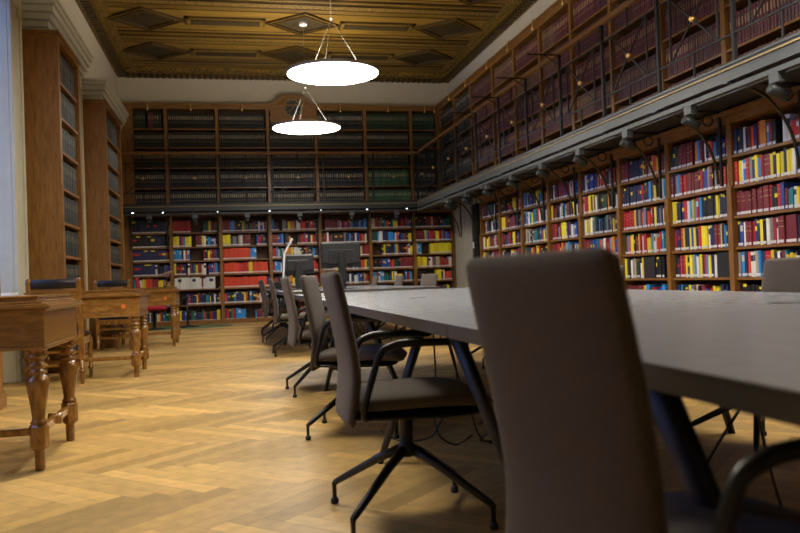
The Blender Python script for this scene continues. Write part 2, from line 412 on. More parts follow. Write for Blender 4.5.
def book_geo(b, q, world=True, label=True):
    """book block with spine towards +normal; local frame (ax, nrm, z)"""
    o = q.pos if world else Vector((0, 0, 0)); hw = q.th/2-(.002 if q.gilt else .0008); A, Nn = q.ax, q.n
    def P(a, n, z): return tuple(o+A*a+Nn*n+Vector((0, 0, z)))
    h, d, e = q.h, q.d, (hw*.55 if q.gilt else min(.006, hw*.4))
    page = (.42, .38, .30)
    # spine strips (rounded spine: three facets)
    zs = [0, h]; cols = [q.col]
    g = (.42, .31, .10)
    if q.gilt:
        gg = q.gg; g2 = tuple(x*.45+y*.55 for x, y in zip(gg, q.col))
        zs = [0, h*.10, h*.12, h*.36, h*.44, h*.58, h*.82, h*.93, h*.95, h]
        cols = [q.col, g2, q.col, g2, q.col, gg, q.col, g2, q.col]
    elif q.seed < .22 and q.c in 'nNkKB':
        band = PAL['Y'] if q.seed < .11 else PAL['r']; zs = [0, h*.55, h*.72, h]; cols = [q.col, band, q.col]
    elif q.seed < .34 and q.c in 'kKNn':
        zs = [0, h*.88, h*.985, h]; cols = [q.col, PAL['Y'], q.col]
    elif q.seed < .5 and q.c in 'mMrR':
        zs = [0, h*.60, h*.63, h*.80, h*.82, h]; cols = [q.col, g, q.col, g, q.col]
    elif q.seed > .80 and q.c in 'bBwWr':
        zs = [0, h*.62, h*.86, h]; cols = [q.col, (.65, .65, .63) if q.c not in 'wW' else PAL['n'], q.col]
    if label and not q.gilt:
        z0, z1 = .012, .012+.026
        nz = [0, z0, z1]+[z for z in zs if z > z1+.002]; nc = []
        for k in range(len(nz)-1):
            if k == 1: nc.append((.66, .66, .66)); continue
            mid = (nz[k]+nz[k+1])/2; j = max(j for j in range(len(zs)-1) if zs[j] <= mid); nc.append(cols[j])
        zs, cols = nz, nc
    rd = -.010 if q.gilt else -.004
    pr = [(-hw, rd), (-hw+e, 0), (hw-e, 0), (hw, rd)]
    for k in range(len(zs)-1):
        for j in range(3):
            b.quad(P(*pr[j], zs[k]), P(*pr[j+1], zs[k]), P(*pr[j+1], zs[k+1]), P(*pr[j], zs[k+1]), cols[k] if (j == 1 or not q.gilt) else q.col)
    b.quad(P(-hw, -d, 0), P(-hw, -.004, 0), P(-hw, -.004, h), P(-hw, -d, h), q.col)
    b.quad(P(hw, -.004, 0), P(hw, -d, 0), P(hw, -d, h), P(hw, -.004, h), q.col)
    b.quad(P(-hw, 0, h), P(hw, 0, h), P(hw, -d, h), P(-hw, -d, h), page if not q.gilt else q.col)
    b.quad(P(hw, -d, 0), P(-hw, -d, 0), P(-hw, -d, h), P(hw, -d, h), page)
    b.quad(P(-hw, -d, 0), P(hw, -d, 0), P(hw, 0, 0), P(-hw, 0, 0), q.col)

# ------------------------------------------------------------------ shelving
def bookcase(name, label, cat, group, org, ax, nrm, width, shelves, ztop, zbot, depth, plinth=0, cornice=0, posts=.07, split=None, back=True, base_z=None):
    """org = left front corner on the floor line; part frame in world axes with the empty at org"""
    e = empty(name, (org.x, org.y, zbot)); tag(e, label, cat, group)
    def bx(mb, a0, a1, n0, n1, z0, z1):
        p = ax*a0+nrm*n0; q = ax*a1+nrm*n1; mb.box(p.x, q.x, p.y, q.y, z0-zbot, z1-zbot)
    for s_, a in (('l', 0), ('r', width)):
        mb = MB()
        hw = posts/2
        a0, a1 = (a, a+hw) if s_ == 'l' else (a-hw, a)
        bx(mb, a0, a1, -depth, 0, zbot, ztop)
        if split: bx(mb, a0, a1, 0, .022, zbot, split)
        else: bx(mb, a0, a1 if s_ == 'l' else a1, 0, .006, zbot, ztop)
        mb.build('upright', M_OAK, e)
    for z in shelves:
        mb = MB(); bx(mb, posts/2, width-posts/2, -depth+.01, -.004, z-.026, z); mb.build('shelf', M_OAKH, e)
    mb = MB(); bx(mb, posts/2, width-posts/2, -depth, -depth+.01, zbot, ztop); mb.build('back_panel', M_OAKD, e)
    if plinth:
        mb = MB(); bx(mb, 0, width, 0.0, .03, zbot, zbot+plinth-.02); bx(mb, 0, width, 0, .045, zbot, zbot+plinth-.06); bx(mb, posts/2, width-posts/2, -.02, 0, zbot, zbot+plinth-.01)
        mb.build('plinth', M_OAKH, e)
    if cornice:
        mb = MB(); bx(mb, 0, width, -depth, .012, ztop-cornice, ztop)
        if cornice > .09:
            bx(mb, 0, width, 0.012, .03, ztop-cornice*.45, ztop); bx(mb, 0, width, .03, .06, ztop-cornice*.28, ztop)
        mb.build('cornice', M_OAKH, e)
    return e
rb = random.Random(21)
# --- end wall, ground floor: seven bays
BX = [-2.09, -1.25, -.20, .87, 1.98, 3.12, 4.15, 5.10]
BZ = [.06, .43, .77, 1.08, 1.39, 1.69, 2.0]
BSPEC = [['N9t', 'K5t N4t', 'n9t', 'n6t w1 k1 ~', 'b2 B1 w1 y2 O3 m3', '~', '~'],
         ['R5t _26 G3 y1 m1 k1', 'Y3 n1 r1 b1 Y3 _10 M3 y1 w1 k1', 'b4 k1 w1 r1 b1 _30', 'y1 k1 n1 R1 n2 _4 w1 m1 n1 g1 y1 m2 w2 _6', 'W7t w1 m1 w1 W5 _8', 'y1 n1 _14 ~8', 'm1 b1 Y1 n1 ~'],
         ['m4 b2 m1 K3 y1 g1 m1 k1', 'Y4 n1 ~2 c1 w1 M4 _14', 'O14 b3 _60', 'O8 r5 y2 O8', 'O22', 'O1 B1 k3 b1 n4 y1 r1 K1 b1', 'm1 r1 n1 g1 r1 _2 b2f b2f _20'],
         ['b1 ~4 _8 ~6 B1', 'm3 B2 b1 _3 ~5 _12', 'r2 b1 ~ ', 'r1 b3 ~', '~', '~', '~'],
         ['_8 M5 ~', '~5 k4 ~', '~', '~', '~', '~', '~'],
         ['c2 M2 m1 g1 ~', 'G3 b1 w2 n3 b3 ~', '_22 k1 Y1 n2 K3 b1 y1 m1 K4', 'K5 ~8 m9', 'b2 M1 w1 b2 ~', '~', '~'],
         ['K6 M3 c1 M3', 'm5 y1 b1 ~', 'w1 b2 _22 Y12', 'Y2 y2 Y2 m1 w2 r1 ~', 'k1 n1 K4 _20 Y3 k1 w1', 'B2 K8', '~']]
ORD = ['bottom', 'second lowest', 'third lowest', 'middle', 'third highest', 'second highest', 'top']
BAYN = ['first', 'second', 'third', 'fourth', 'fifth', 'sixth', 'seventh', 'eighth', 'ninth', 'tenth']
NB = ['leftmost', 'second from the left', 'third from the left', 'middle', 'third from the right', 'second from the right', 'rightmost']
feat = ['filled with dark navy volumes at the top', 'with a row of white boxed volumes', 'with rows of orange red volumes', 'behind the small monitor', 'behind the large monitor', 'with black volumes on its middle shelves', 'with a row of yellow volumes, beside the cream pilaster']
AX = Vector((1, 0, 0)); NY = Vector((0, -1, 0))
for i in range(7):
    x0, x1 = BX[i], BX[i+1]
    bookcase('bookcase', 'oak end wall bookcase, '+feat[i], 'bookcase', 'ground floor bookcases on the end wall', Vector((x0, YF, 0)), AX, NY, x1-x0, BZ, 2.42, 0, .30, plinth=.10, cornice=.06, split=1.65)
    for k in range(7):
        row = 6-k; z = BZ[k]; clr = (BZ[k+1]-.03 if k < 6 else 2.36)-z
        shelf_books(Vector((x0+.035, YF, z)), AX, NY, x1-x0-.07, clr, BSPEC[i][row], LOOSE, ('E', i, row), rb)
s_ = MB(); s_.box(XL+.004, -2.092, YF-.0, YB-.004, 0.002, 2.40); s_.box(XL+.03, -2.13, YF-.012, YF, .15, 2.3)
tag(s_.build('corner_panel', M_OAK), 'plain oak panel filling the left corner beside the navy volumes', 'panel')
# --- right wall, ground floor
RZ = [.08, .44, .76, 1.055, 1.355, 1.65, 1.95]
RY = [14.67-1.125*k for k in range(15)]
RSPEC = {0: ['n1 N2 w1 k1 M1 O1 n1 r1 o2 b1 m1 k1 _9 ~', 'r1 Y1 w1 b1 r1 s1 n1 Y1 b1 R1 m2 Y1 N1 Y2 N1 Y2 w1 B1 n1 r1', 'M9 m2 R1 K2 r1 B1 ~', 'N1 B1 w1 m2 R1 n2 Y1 K1 w1 s1 R1 w1 M3t ~', 's1 b1 n1 O1 w2 c1 b1 n1 r2 y1 n1 w1 ~', 'K3f K3f _3 ~', '~'],
         1: ['k1 K1 G1 M1 M6 _3 o1 b1 m1 _6', 'm1 n1 s1 b1 R3 M5 K1 R1 n1 B1 s1 m1', 'Y2 N2 n1 r2 w1 b1 y1 b1 r1 b1 K6 Y1', 'r1 n1 n1 r1 y1 k1 n1 Y1 B1 Y1 n1 r1 Y3 w1 n1 n1 m2 c1 k1', 'k1 n1 r1 k1 r1 Y1 n1 Y1 c1 b1 w1 Y1 n1 r1 b1 Y1 n1 w1 _60', 'K1 n1 b1 K3 Y1 b1 m1 w1 K1 m2', '~'],
         2: ['M4 N8', 'N11 R1', 'R6 y1 n1 ~', 'G1 r1 b1 ~', 'Y1 n1 k1 w1 ~5 y1 _26 K4 _9', 'M10 Y1 b2', '~'],
         3: ['n2 w1 B7 m1', 'w1 R3 Y2 n1 Y1 m1 w1 K4', 'w1 Y1 n1 c1 Y1 w1 ~', 'm4 n2 B3 t2', '~4 O4', '~', '~'],
         4: ['k2 w2 m2 K1 m3', '~', 'm3 r1 ~5 Y4', 'm4 ~', 'r1 ~', '~', '~'],
         5: ['b2 n1 y1 n2 B1 ~', 'n1 k1 b1 ~4 t4 K1', 'n1 ~', '~', '~', '~', '~'],
         6: ['K9', 'Y3f m4 k1 ~', 'm2 k1 ~4 R2', 'r1 n3 ~', '~', '~', '~'],
         7: ['s2 m1 ~', '_18 B1 Y1 m1 n1 k2', 'w2 Y1 k1 r1 ~', 'y2 ~', '~', '~', '~']}
AXR = Vector((0, -1, 0)); NX = Vector((-1, 0, 0))
RN = ['nearest', 'second', 'third', 'fourth', 'fifth', 'sixth', 'seventh', 'eighth']
for i in range(13):
    ya, yb = RY[i], RY[i+1]      # bay between, viewer's left is the far end ya
    k = 7-i                     # k=0 is the bay 5.67..6.79
    if yb < 2.0: break
    nm = 'oak bookcase of coloured law books, '
    dsc = {7: 'farthest bay beside the dark doorway', 0: 'cut by the right edge of the photo'}.get(k, '%s bay from the right edge of the photo' % BAYN[k] if k > 0 else 'past the right edge of the photo, bay number %s' % BAYN[-k])
    bookcase('bookcase', nm+dsc, 'bookcase', 'ground floor bookcases on the right wall', Vector((XF, ya, 0)), AXR, NX, ya-yb, RZ, 2.38, 0, .30, plinth=.12, cornice=.12, split=1.65)
    if k < -1: continue
    for r_ in range(7):
        row = 6-r_; z = RZ[r_]; clr = (RZ[r_+1]-.03 if r_ < 6 else 2.24)-z
        spec = RSPEC.get(k, ['~']*7)[row]
        shelf_books(Vector((XF, ya-.035, z)), AXR, NX, ya-yb-.07, clr, spec, LOOSE, ('R', k, row), rb)
# --- gallery level, end wall
UX = [-2.0, -1.29, -.21, .89, 1.96, 3.08, 4.16, 4.80]
UZ = [2.56, 2.98, 3.42, 3.86, 4.27]
UTOP = 4.81
GB = ['N', 'K']
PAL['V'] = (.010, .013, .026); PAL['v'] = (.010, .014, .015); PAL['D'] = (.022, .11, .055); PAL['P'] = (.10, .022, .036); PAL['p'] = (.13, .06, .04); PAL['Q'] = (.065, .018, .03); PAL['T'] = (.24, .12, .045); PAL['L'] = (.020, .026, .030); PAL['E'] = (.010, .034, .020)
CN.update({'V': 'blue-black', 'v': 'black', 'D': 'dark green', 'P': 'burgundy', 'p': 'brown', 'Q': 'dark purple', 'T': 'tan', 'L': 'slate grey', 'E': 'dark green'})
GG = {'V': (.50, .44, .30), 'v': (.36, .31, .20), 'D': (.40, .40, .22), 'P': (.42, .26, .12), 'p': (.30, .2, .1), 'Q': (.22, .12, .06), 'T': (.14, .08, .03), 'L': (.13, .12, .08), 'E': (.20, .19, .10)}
def bound_shelf(org, ax, nrm, length, clear, runs, meta):
    """runs: list of (colour, fraction)"""
    x = .01; recs = []; h = clear*rb.uniform(.80, .88); th = rb.uniform(.044, .052); ri = 0
    tot = sum(f for _, f in runs); acc = runs[0][1]/tot*length
    while x < length-th-.005:
        if x > acc and ri < len(runs)-1: ri += 1; acc += runs[ri][1]/tot*length; th = rb.uniform(.042, .052)
        c = runs[ri][0]
        if c == '_': x += th; continue
        q = Rec(); q.c = c; q.th = th*rb.uniform(.97, 1.03); q.h = h*(1+rb.uniform(-.012, .012)); q.d = .18
        q.pos = org+ax*(x+th/2)+nrm*(-.03-rb.uniform(0, .006)); q.ax = ax; q.n = nrm; q.run = ri; q.gilt = True; q.meta = meta; q.key = tuple(meta)
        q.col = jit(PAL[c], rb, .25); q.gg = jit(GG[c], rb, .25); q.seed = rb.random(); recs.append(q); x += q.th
    for i, q in enumerate(recs): q.i = i+1; q.n_in = len(recs); q.left = recs[i-1] if i else None; q.right = recs[i+1] if i+1 < len(recs) else None
    BOUND.extend(recs)
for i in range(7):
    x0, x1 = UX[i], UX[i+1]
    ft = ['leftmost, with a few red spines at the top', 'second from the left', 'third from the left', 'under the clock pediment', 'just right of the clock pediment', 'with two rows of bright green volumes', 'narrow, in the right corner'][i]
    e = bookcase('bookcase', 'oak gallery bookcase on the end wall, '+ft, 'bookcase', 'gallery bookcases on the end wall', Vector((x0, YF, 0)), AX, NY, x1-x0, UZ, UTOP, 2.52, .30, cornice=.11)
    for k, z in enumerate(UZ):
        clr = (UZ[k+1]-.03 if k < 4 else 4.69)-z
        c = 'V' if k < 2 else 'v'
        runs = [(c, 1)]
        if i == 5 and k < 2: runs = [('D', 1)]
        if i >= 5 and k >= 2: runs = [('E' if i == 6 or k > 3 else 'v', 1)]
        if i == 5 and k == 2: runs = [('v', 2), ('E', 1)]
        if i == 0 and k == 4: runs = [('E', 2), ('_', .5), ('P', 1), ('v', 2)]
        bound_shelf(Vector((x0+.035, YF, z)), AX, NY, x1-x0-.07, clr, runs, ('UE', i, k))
s_ = MB(); s_.box(XL+.004, -2.002, YF, YB-.004, 2.522, UTOP); s_.box(XL+.03, -2.05, YF-.012, YF, 2.65, 4.65); s_.box(XL+.004, -2.002, YF-.06, YF, UTOP-.035, UTOP); s_.box(XL+.004, -2.002, YF-.03, YF, UTOP-.10, UTOP)
tag(s_.build('corner_panel', M_OAK), 'plain oak panel in the left corner on the gallery level', 'panel')
# pediment and clock
pd = MB(); prof = [(.89, UTOP-.13), (1.96, UTOP-.13), (1.96, UTOP-.02), (1.88, UTOP-.02), (1.66, 4.97), (1.24, 4.97), (1.02, UTOP-.02), (.89, UTOP-.02)]
pd.prism(prof, lambda u, v, h: (u, h, v), YF-.015, YB-.004)
pd.box(.96, 1.93, YF-.016, YF+.0, 4.42, UTOP-.10)
for a, b_ in (((.80, 4.785), (1.0, 4.785)), ((1.0, 4.785), (1.24, 4.985)), ((1.24, 4.985), (1.66, 4.985)), ((1.66, 4.985), (1.90, 4.785)), ((1.90, 4.785), (2.08, 4.785))):
    pd.bar((a[0], YF-.02, a[1]), (b_[0], YF-.02, b_[1]), .13, .06)
tag(pd.build('pediment', M_OAKH), 'raised oak pediment with sloping shoulders above the end bookcases', 'pediment')
ck = tag(empty('wall_clock', (1.46, YF-.016, 4.73)), 'round dark faced clock with a thin gilt rim in the oak pediment', 'clock')
def discy(b, r0, r1, y0, y1, n=32):
    b.rings([[Vector((r*math.cos(2*PI*j/n), y, r*math.sin(2*PI*j/n))) for j in range(n)] for r, y in ((r0, y0), (r1, y1))], True, False)
b = MB(); discy(b, .185, .185, 0, -.02); b.build('clock_face', M_CLOCK, ck)
b = MB(); n = 40
b.tube([(.19*math.cos(2*PI*j/n), -.02, .19*math.sin(2*PI*j/n)) for j in range(n+1)], .009, 6, up=(0, 1, 0)); b.build('rim', M_GILT, ck)
b = MB(); b.bar((0, -.026, 0), (.06, -.026, .10), .008, .004, (0, 1, 0)); b.build('hour_hand', M_GOLD, ck)
b = MB(); b.bar((0, -.03, 0), (-.09, -.03, -.08), .006, .004, (0, 1, 0)); b.build('minute_hand', M_GOLD, ck)
b = MB()
for k in range(12):
    a = k*PI/6; b.bar((.15*math.cos(a), -.022, .15*math.sin(a)), (.172*math.cos(a), -.022, .172*math.sin(a)), .008, .003, (0, 1, 0))
b.build('hour_mark', M_LABEL, ck)
# --- gallery level, right wall
UY = [17.45, 16.2, 15.0, 13.66, 12.54, 11.41, 10.27, 9.10, 7.95, 6.81, 5.67, 4.53, 3.4]
for i in range(12):
    ya, yb = UY[i], UY[i+1]
    k = 9-i
    dsc = ['with tan backed volumes next to the far corner', 'second bay from the far corner', 'third bay from the far corner', 'fourth bay from the far corner', 'fifth bay from the far corner', 'sixth bay from the far corner', 'seventh bay from the far corner', 'eighth bay from the far corner', 'ninth bay from the far corner', 'cut by the right edge of the photo', 'just past the right edge of the photo', 'well past the right edge of the photo'][i]
    bookcase('bookcase', 'oak right gallery bookcase, '+dsc, 'bookcase', 'gallery bookcases on the right wall', Vector((XF, ya, 0)), AXR, NX, ya-yb, UZ, UTOP, 2.52, .30, cornice=.13)
    if i > 10: continue
    for j, z in enumerate(UZ):
        clr = (UZ[j+1]-.03 if j < 4 else 4.67)-z
        if i <= 1: runs = [('T', 1)] if j == 0 else [('v', 1)]
        elif i == 2 and j == 0: runs = [('T', 1)]
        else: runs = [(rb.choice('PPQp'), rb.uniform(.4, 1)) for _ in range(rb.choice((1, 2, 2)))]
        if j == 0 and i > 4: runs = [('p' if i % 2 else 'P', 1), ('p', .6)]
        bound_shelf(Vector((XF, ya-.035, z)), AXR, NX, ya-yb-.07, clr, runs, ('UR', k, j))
# --- tall cases standing between the windows
LZ = [.16, .51, .88, 1.24, 1.60, 1.97, 2.37, 2.74, 3.12]
for i, (ya, yb, nm) in enumerate(((4.98, 6.46, 'mostly outside the left edge of the photo'), (8.80, 10.02, 'nearest to the camera, by the pale blue window reveal'), (12.0, 13.62, 'farther of the two, next to the end wall'))):
    e = empty('tall_bookcase', (-1.73, (ya+yb)/2, 0)); tag(e, 'tall narrow oak bookcase between windows, '+nm, 'bookcase', 'tall oak cases between the windows')
    h = (yb-ya)/2; X0 = -.53; H = 3.61
    for s_ in (-1, 1):
        b = MB(); b.box(X0, 0, s_*(h-.03), s_*h, 0, H-.085); b.box(-.07, .012, s_*(h-.10), s_*(h+.003), .12, H-.05)
        b.build('side_panel', M_OAK, e)
    for z in LZ: MB().box(X0+.02, -.01, -h+.03, h-.03, z-.028, z).build('shelf', M_OAKH, e)
    b = MB(); b.box(X0, .014, -h-.004, h+.004, H-.085, H-.035); b.box(X0, .03, -h-.02, h+.02, H-.035, H); b.build('cornice', M_OAKH, e)
    MB().box(X0, X0+.015, -h+.03, h-.03, 0, H-.05).build('back_panel', M_OAKD, e)
    b = MB(); b.box(X0, .03, -h-.01, h+.01, 0, .10); b.box(X0, .02, -h-.005, h+.005, .10, .13); b.build('plinth', M_OAKH, e)
    if i == 0: continue
    for j, z in enumerate(LZ):
        clr = (LZ[j+1]-.03 if j < 8 else H-.08)-z
        bound_shelf(Vector((-1.73, ya+.10, z)), Vector((0, 1, 0)), Vector((1, 0, 0)), yb-ya-.2, clr, [('L', 1)], ('LC', i, j))

# ------------------------------------------------------------------ gallery walkway
GX, GY = 4.08, 16.85
def gal(e, name, m_, segs):
    b = MB()
    for s_ in segs: b.box(*s_)
    return b.build(name, m_, e)
g = tag(empty('gallery_walkway', (XF, 9.0, 2.3)), 'grey steel gallery walkway running along the right wall above the lower bookcases', 'gallery')
def L_(*a): return (a[0]-XF, a[1]-XF, a[2]-9, a[3]-9, a[4]-2.3, a[5]-2.3)
gal(g, 'deck', M_DGREY, [L_(GX+.03, XF, YN+.05, YF, 2.44, 2.52)])
gal(g, 'soffit', M_DGREY, [L_(GX+.25, XF, YN+.05, YF, 2.405, 2.438)])
gal(g, 'fascia', M_GREY, [L_(GX, GX+.03, YN+.05, GY, 2.405, 2.55), L_(GX-.012, GX, YN+.05, GY, 2.53, 2.55)])
gal(g, 'gilt_strip', M_GILT, [L_(GX-.014, GX, YN+.05, GY, 2.497, 2.508)])
gal(g, 'light_rail', M_GREY, [L_(GX-.01, GX+.045, YN+.05, GY, 2.325, 2.365)])
gal(g, 'rail_spacer', M_DGREY, [L_(GX+.12, GX+.16, YN+.05, GY, 2.34, 2.405)])
g2 = tag(empty('gallery_walkway', (1, YF, 2.3)), 'grey steel gallery walkway crossing the end wall above the lower bookcases', 'gallery')
def K_(*a): return (a[0]-1, a[1]-1, a[2]-YF, a[3]-YF, a[4]-2.3, a[5]-2.3)
gal(g2, 'deck', M_DGREY, [K_(XL, GX+.03, GY+.03, YF, 2.44, 2.52)])
gal(g2, 'soffit', M_DGREY, [K_(XL, GX+.25, GY+.25, YF, 2.425, 2.438)])
gal(g2, 'fascia', M_DGREY, [K_(XL, GX, GY, GY+.03, 2.405, 2.55), K_(XL, GX-.012, GY-.012, GY, 2.53, 2.55)])
gal(g2, 'gilt_strip', M_GILT, [K_(XL, GX-.014, GY-.014, GY, 2.497, 2.508)])
gal(g2, 'light_rail', M_DGREY, [K_(XL, GX-.01, GY-.01, GY+.045, 2.325, 2.365)])
# railings: one per walkway
PY = [5.69+1.152*k for k in range(-5, 10)]
def railing(e, P, posts, far, handoff):
    """P(t, n, z): t along, n outwards; posts sorted list of t"""
    for t in posts: MB().bar(P(t, 0, 2.52), P(t, 0, 3.60), .032, .032).build('post', M_BLACK, e)
    t0, t1 = min(posts), far
    MB().bar(P(t0, .0, 3.62), P(t1, .0, 3.62), .075, .055).build('handrail', M_RAIL, e, bevel=.012)
    for z in (2.565, 2.79, 3.40): MB().bar(P(t0, 0, z), P(t1, 0, z), .014, .016).build('rail', M_BLACK, e)
    for a, c in zip(posts[:-1], posts[1:]):
        mid = (a+c)/2; hw = abs(c-a)*.315
        b = MB()
        for s_ in (-1, 1):
            b.bar(P(mid+s_*hw, 0, 2.79), P(mid+s_*hw, 0, 3.40), .015, .015)
            b.bar(P(mid-hw, .0, 3.095-s_*.305), P(mid+hw, 0, 3.095+s_*.305), .013, .013)
        b.bar(P(mid, 0, 2.565), P(mid, 0, 2.79), .014, .014); b.bar(P(mid, 0, 3.40), P(mid, 0, 3.6), .014, .014)
        b.build('cross_brace', M_BLACK, e)
        b = MB(); b.lathe([(.004, -.03), (.022, -.024), (.031, -.008), (.031, .008), (.022, .024), (.004, .03)], n=12); o = b.build('rosette', M_GOLD, e); o.location = P(mid, 0, 3.095)
r1 = tag(empty('gallery_railing', (GX+.03, 9, 2.52)), 'black iron railing with brass rosettes and oak handrail along the right gallery', 'railing')
railing(r1, lambda t, n, z: (0, t-9, z-2.52), PY+[GY+.03], GY+.03, 0)
for y in (9.15, 10.3, 11.45, 12.6):
    b = MB(); b.bar((0, y-9, 1.075), (-.42, y-9, 1.075), .014, .014); b.bar((0, y-9, .95), (-.20, y-9, 1.07), .01, .01)
    b.build('outrigger_rod', M_BLACK, r1)
PX = [-2.25, -1.19, -.18, .92, 2.02, 3.11, 4.03]
r2 = tag(empty('gallery_railing', (1, GY+.02, 2.52)), 'dark iron railing with brass rosettes and oak handrail across the end wall gallery', 'railing')
railing(r2, lambda t, n, z: (t-1, 0, z-2.52), PX, GX+.03, 0)
# arched brackets, spotlights and small downlights
def bracket(P, e):
    b = MB(); b.bar(P(.0, 1.66), P(.0, 2.38), .03, .02); b.bar(P(.0, 2.395), P(.66, 2.395), .03, .018)
    b.build('mounting_bar', M_BLACK, e)
    pts = [P(.62-.60*math.cos(a)+.02, 1.68+.70*math.sin(a)) for a in [PI/2*k/14 for k in range(15)]]
    MB().tube(pts, .014, 8).build('arch', M_GILT if False else M_BRK, e)
    n = 14
    sc = [P(.13+.055*math.cos(2*PI*k/n), 2.31+.055*math.sin(2*PI*k/n)) for k in range(n+1)]
    MB().tube(sc, .007, 6).build('scroll_ring', M_BLACK, e)
M_BRK = mat('bronzed_iron', (.05, .042, .02), .4, .5)
bl = ['in the far dark corner', 'at the far end of the bookcases', 'second from the far end', 'third from the far end', 'fourth from the far end', 'fifth from the far end', 'sixth from the far end', 'seventh from the far end', 'arching in at the right edge of the photo', 'outside the right edge of the photo']
for i, y in enumerate([RY[0]+1.1]+RY[:9]):
    y += .085
    e = tag(empty('arched_bracket', (XF-.022, y, 0)), 'dark arched bracket under the right gallery, '+bl[i], 'bracket', 'brackets under the right gallery')
    bracket(lambda n, z: (-n-.012, 0, z), e)
for i, x in enumerate(BX[:7]):
    e = tag(empty('arched_bracket', (x-.06 if i else x+.02, YF-.022, 0)), 'dark arched iron bracket under the end gallery, left of the %s bay' % BAYN[i], 'bracket', 'brackets under the end gallery')
    bracket(lambda n, z: (0, -n-.012, z), e)
def spot(loc, rz, label, grp):
    e = tag(empty('spotlight', loc, rz), label, 'spotlight', grp)
    MB().box(-.03, .04, -.055, .055, -.075, 0).build('mount_box', M_GREY, e, bevel=.004)
    MB().tube([(0, 0, -.07), (0, 0, -.12)], .010, 8).build('stem', M_DGREY, e)
    b = MB(); b.tube([(-.07, 0, -.115), (-.065, 0, -.118), (.08, 0, -.17), (.085, 0, -.172)], [.030, .042, .042, .03], 14, up=(0, 1, 0)); b.build('lamp_head', M_DGREY, e)
sy = [5.19+1.153*k for k in range(9)]
sl = ['just outside the right edge', 'above the second bay from the right edge, largest in view', 'second nearest in view', 'third nearest in view', 'fourth nearest in view', 'fifth nearest in view', 'sixth nearest in view', 'seventh nearest in view', 'farthest, near the corner']
for i, y in enumerate(sy): spot((GX+.02, y, 2.325), PI*0, 'grey spotlight under right gallery, '+sl[i], 'spotlights under the right gallery')
for i, x in enumerate([-1.62, -.70, .37, 1.48, 2.6, 3.6]): spot((x, GY+.02, 2.325), PI/2, 'small grey spotlight under the end gallery edge, %s from the left' % BAYN[i], 'spotlights under the end gallery')
for i, y in enumerate([5.9+1.153*k for k in range(9)]):
    o = MB().box(-.010, .010, -.016, .016, -.004, .012).build('downlight', M_LED, loc=(GX+.075, y, 2.36)); tag(o, 'tiny lit white downlight in the right gallery edge, %s counting from the right edge' % BAYN[i], 'downlight', 'downlights in the right gallery edge')
for i, x in enumerate([-1.95, -1.35, -.25, .84, 1.93, 2.95, 3.85]):
    o = MB().box(-.014, .014, -.010, .010, -.003, .012).build('downlight', M_LED, loc=(x, GY+.06, 2.38)); tag(o, 'tiny lit white downlight in the end gallery edge, %s from the left' % BAYN[i], 'downlight', 'downlights in the end gallery edge')
# brass hooks hanging from the upper cornice
def hook(loc, rz, label, grp):
    e = tag(empty('brass_hook', loc, rz), label, 'hook', grp)
    MB().tube([(0, .0, .10), (0, -.03, .09), (0, -.04, .05), (0, -.035, .0)], .007, 6).build('arm', M_GOLD, e)
    b = MB(); b.lathe([(.006, .01), (.012, -.02), (.026, -.075), (.02, -.08)], 0, -.035, 10); b.build('bell', M_GOLD, e)
for i in range(7):
    x = (UX[i]+UX[i+1])/2
    if i == 3: continue
    hook((x, YF-.061, 4.72), 0, 'small brass hook on the end wall cornice above the %s gallery bay' % BAYN[i], 'brass hooks on the end cornice')
for i, y in enumerate(UY[:10]): hook((XF-.061, y, 4.72), -PI/2, 'small brass hook on the right gallery cornice, %s from the far corner' % BAYN[i], 'brass hooks on the right cornice')

# ------------------------------------------------------------------ pendant lamps
def pendant(y, label, x=1.41):
    e = tag(empty('pendant_lamp', (x, y, 3.615)), label, 'lamp', 'round pendant lamps over the table')
    r = .615; n = 64
    b = MB(); b.lathe([(r-.012, 0), (r-.012, .004)], n=n); b.build('diffuser', M_DISC, e)
    b = MB(); b.rings([[Vector((q*math.cos(2*PI*j/n), q*math.sin(2*PI*j/n), z)) for j in range(n)] for q, z in ((r-.012, .002), (r-.004, -.004), (r, .0), (r, .035), (r-.02, .042), (r-.03, .042))], False); b.build('rim', M_RIM, e)
    b = MB(); b.lathe([(r-.03, .038), (r-.03, .042)], n=n); b.build('top_diffuser', M_DISCU, e)
    for k in range(3):
        a = .17+k*2*PI/3
        MB().tube([(.45*math.cos(a), .45*math.sin(a), .042), (0, 0, .74)], .0022, 6).build('suspension_wire', M_WIRE, e)
    MB().tube([(0, 0, .74), (0, 0, ZC-3.62+.06)], .0022, 6).build('cord', M_WIRE, e)
    b = MB(); b.lathe([(.008, .73), (.015, .733), (.015, .752), (.008, .755)], n=12); b.build('wire_joint', M_WHITE, e)
    b = MB(); b.lathe([(.07, ZC-3.62+.03), (.07, ZC-3.62+.085), (.055, ZC-3.62+.09)], n=20); b.build('ceiling_rose', M_WHITE, e)
pendant(10.35, 'larger glowing white disc pendant, nearer of the two in view')
pendant(14.1, 'smaller looking glowing disc pendant hanging before the clock')
pendant(6.6, 'glowing disc pendant over the near table, above the photo frame')
pendant(4.5, 'glowing disc pendant above the aisle left of the near table, above the frame', -.35)
pendant(4.0, 'glowing disc pendant right of the near table, above the frame', 3.3)

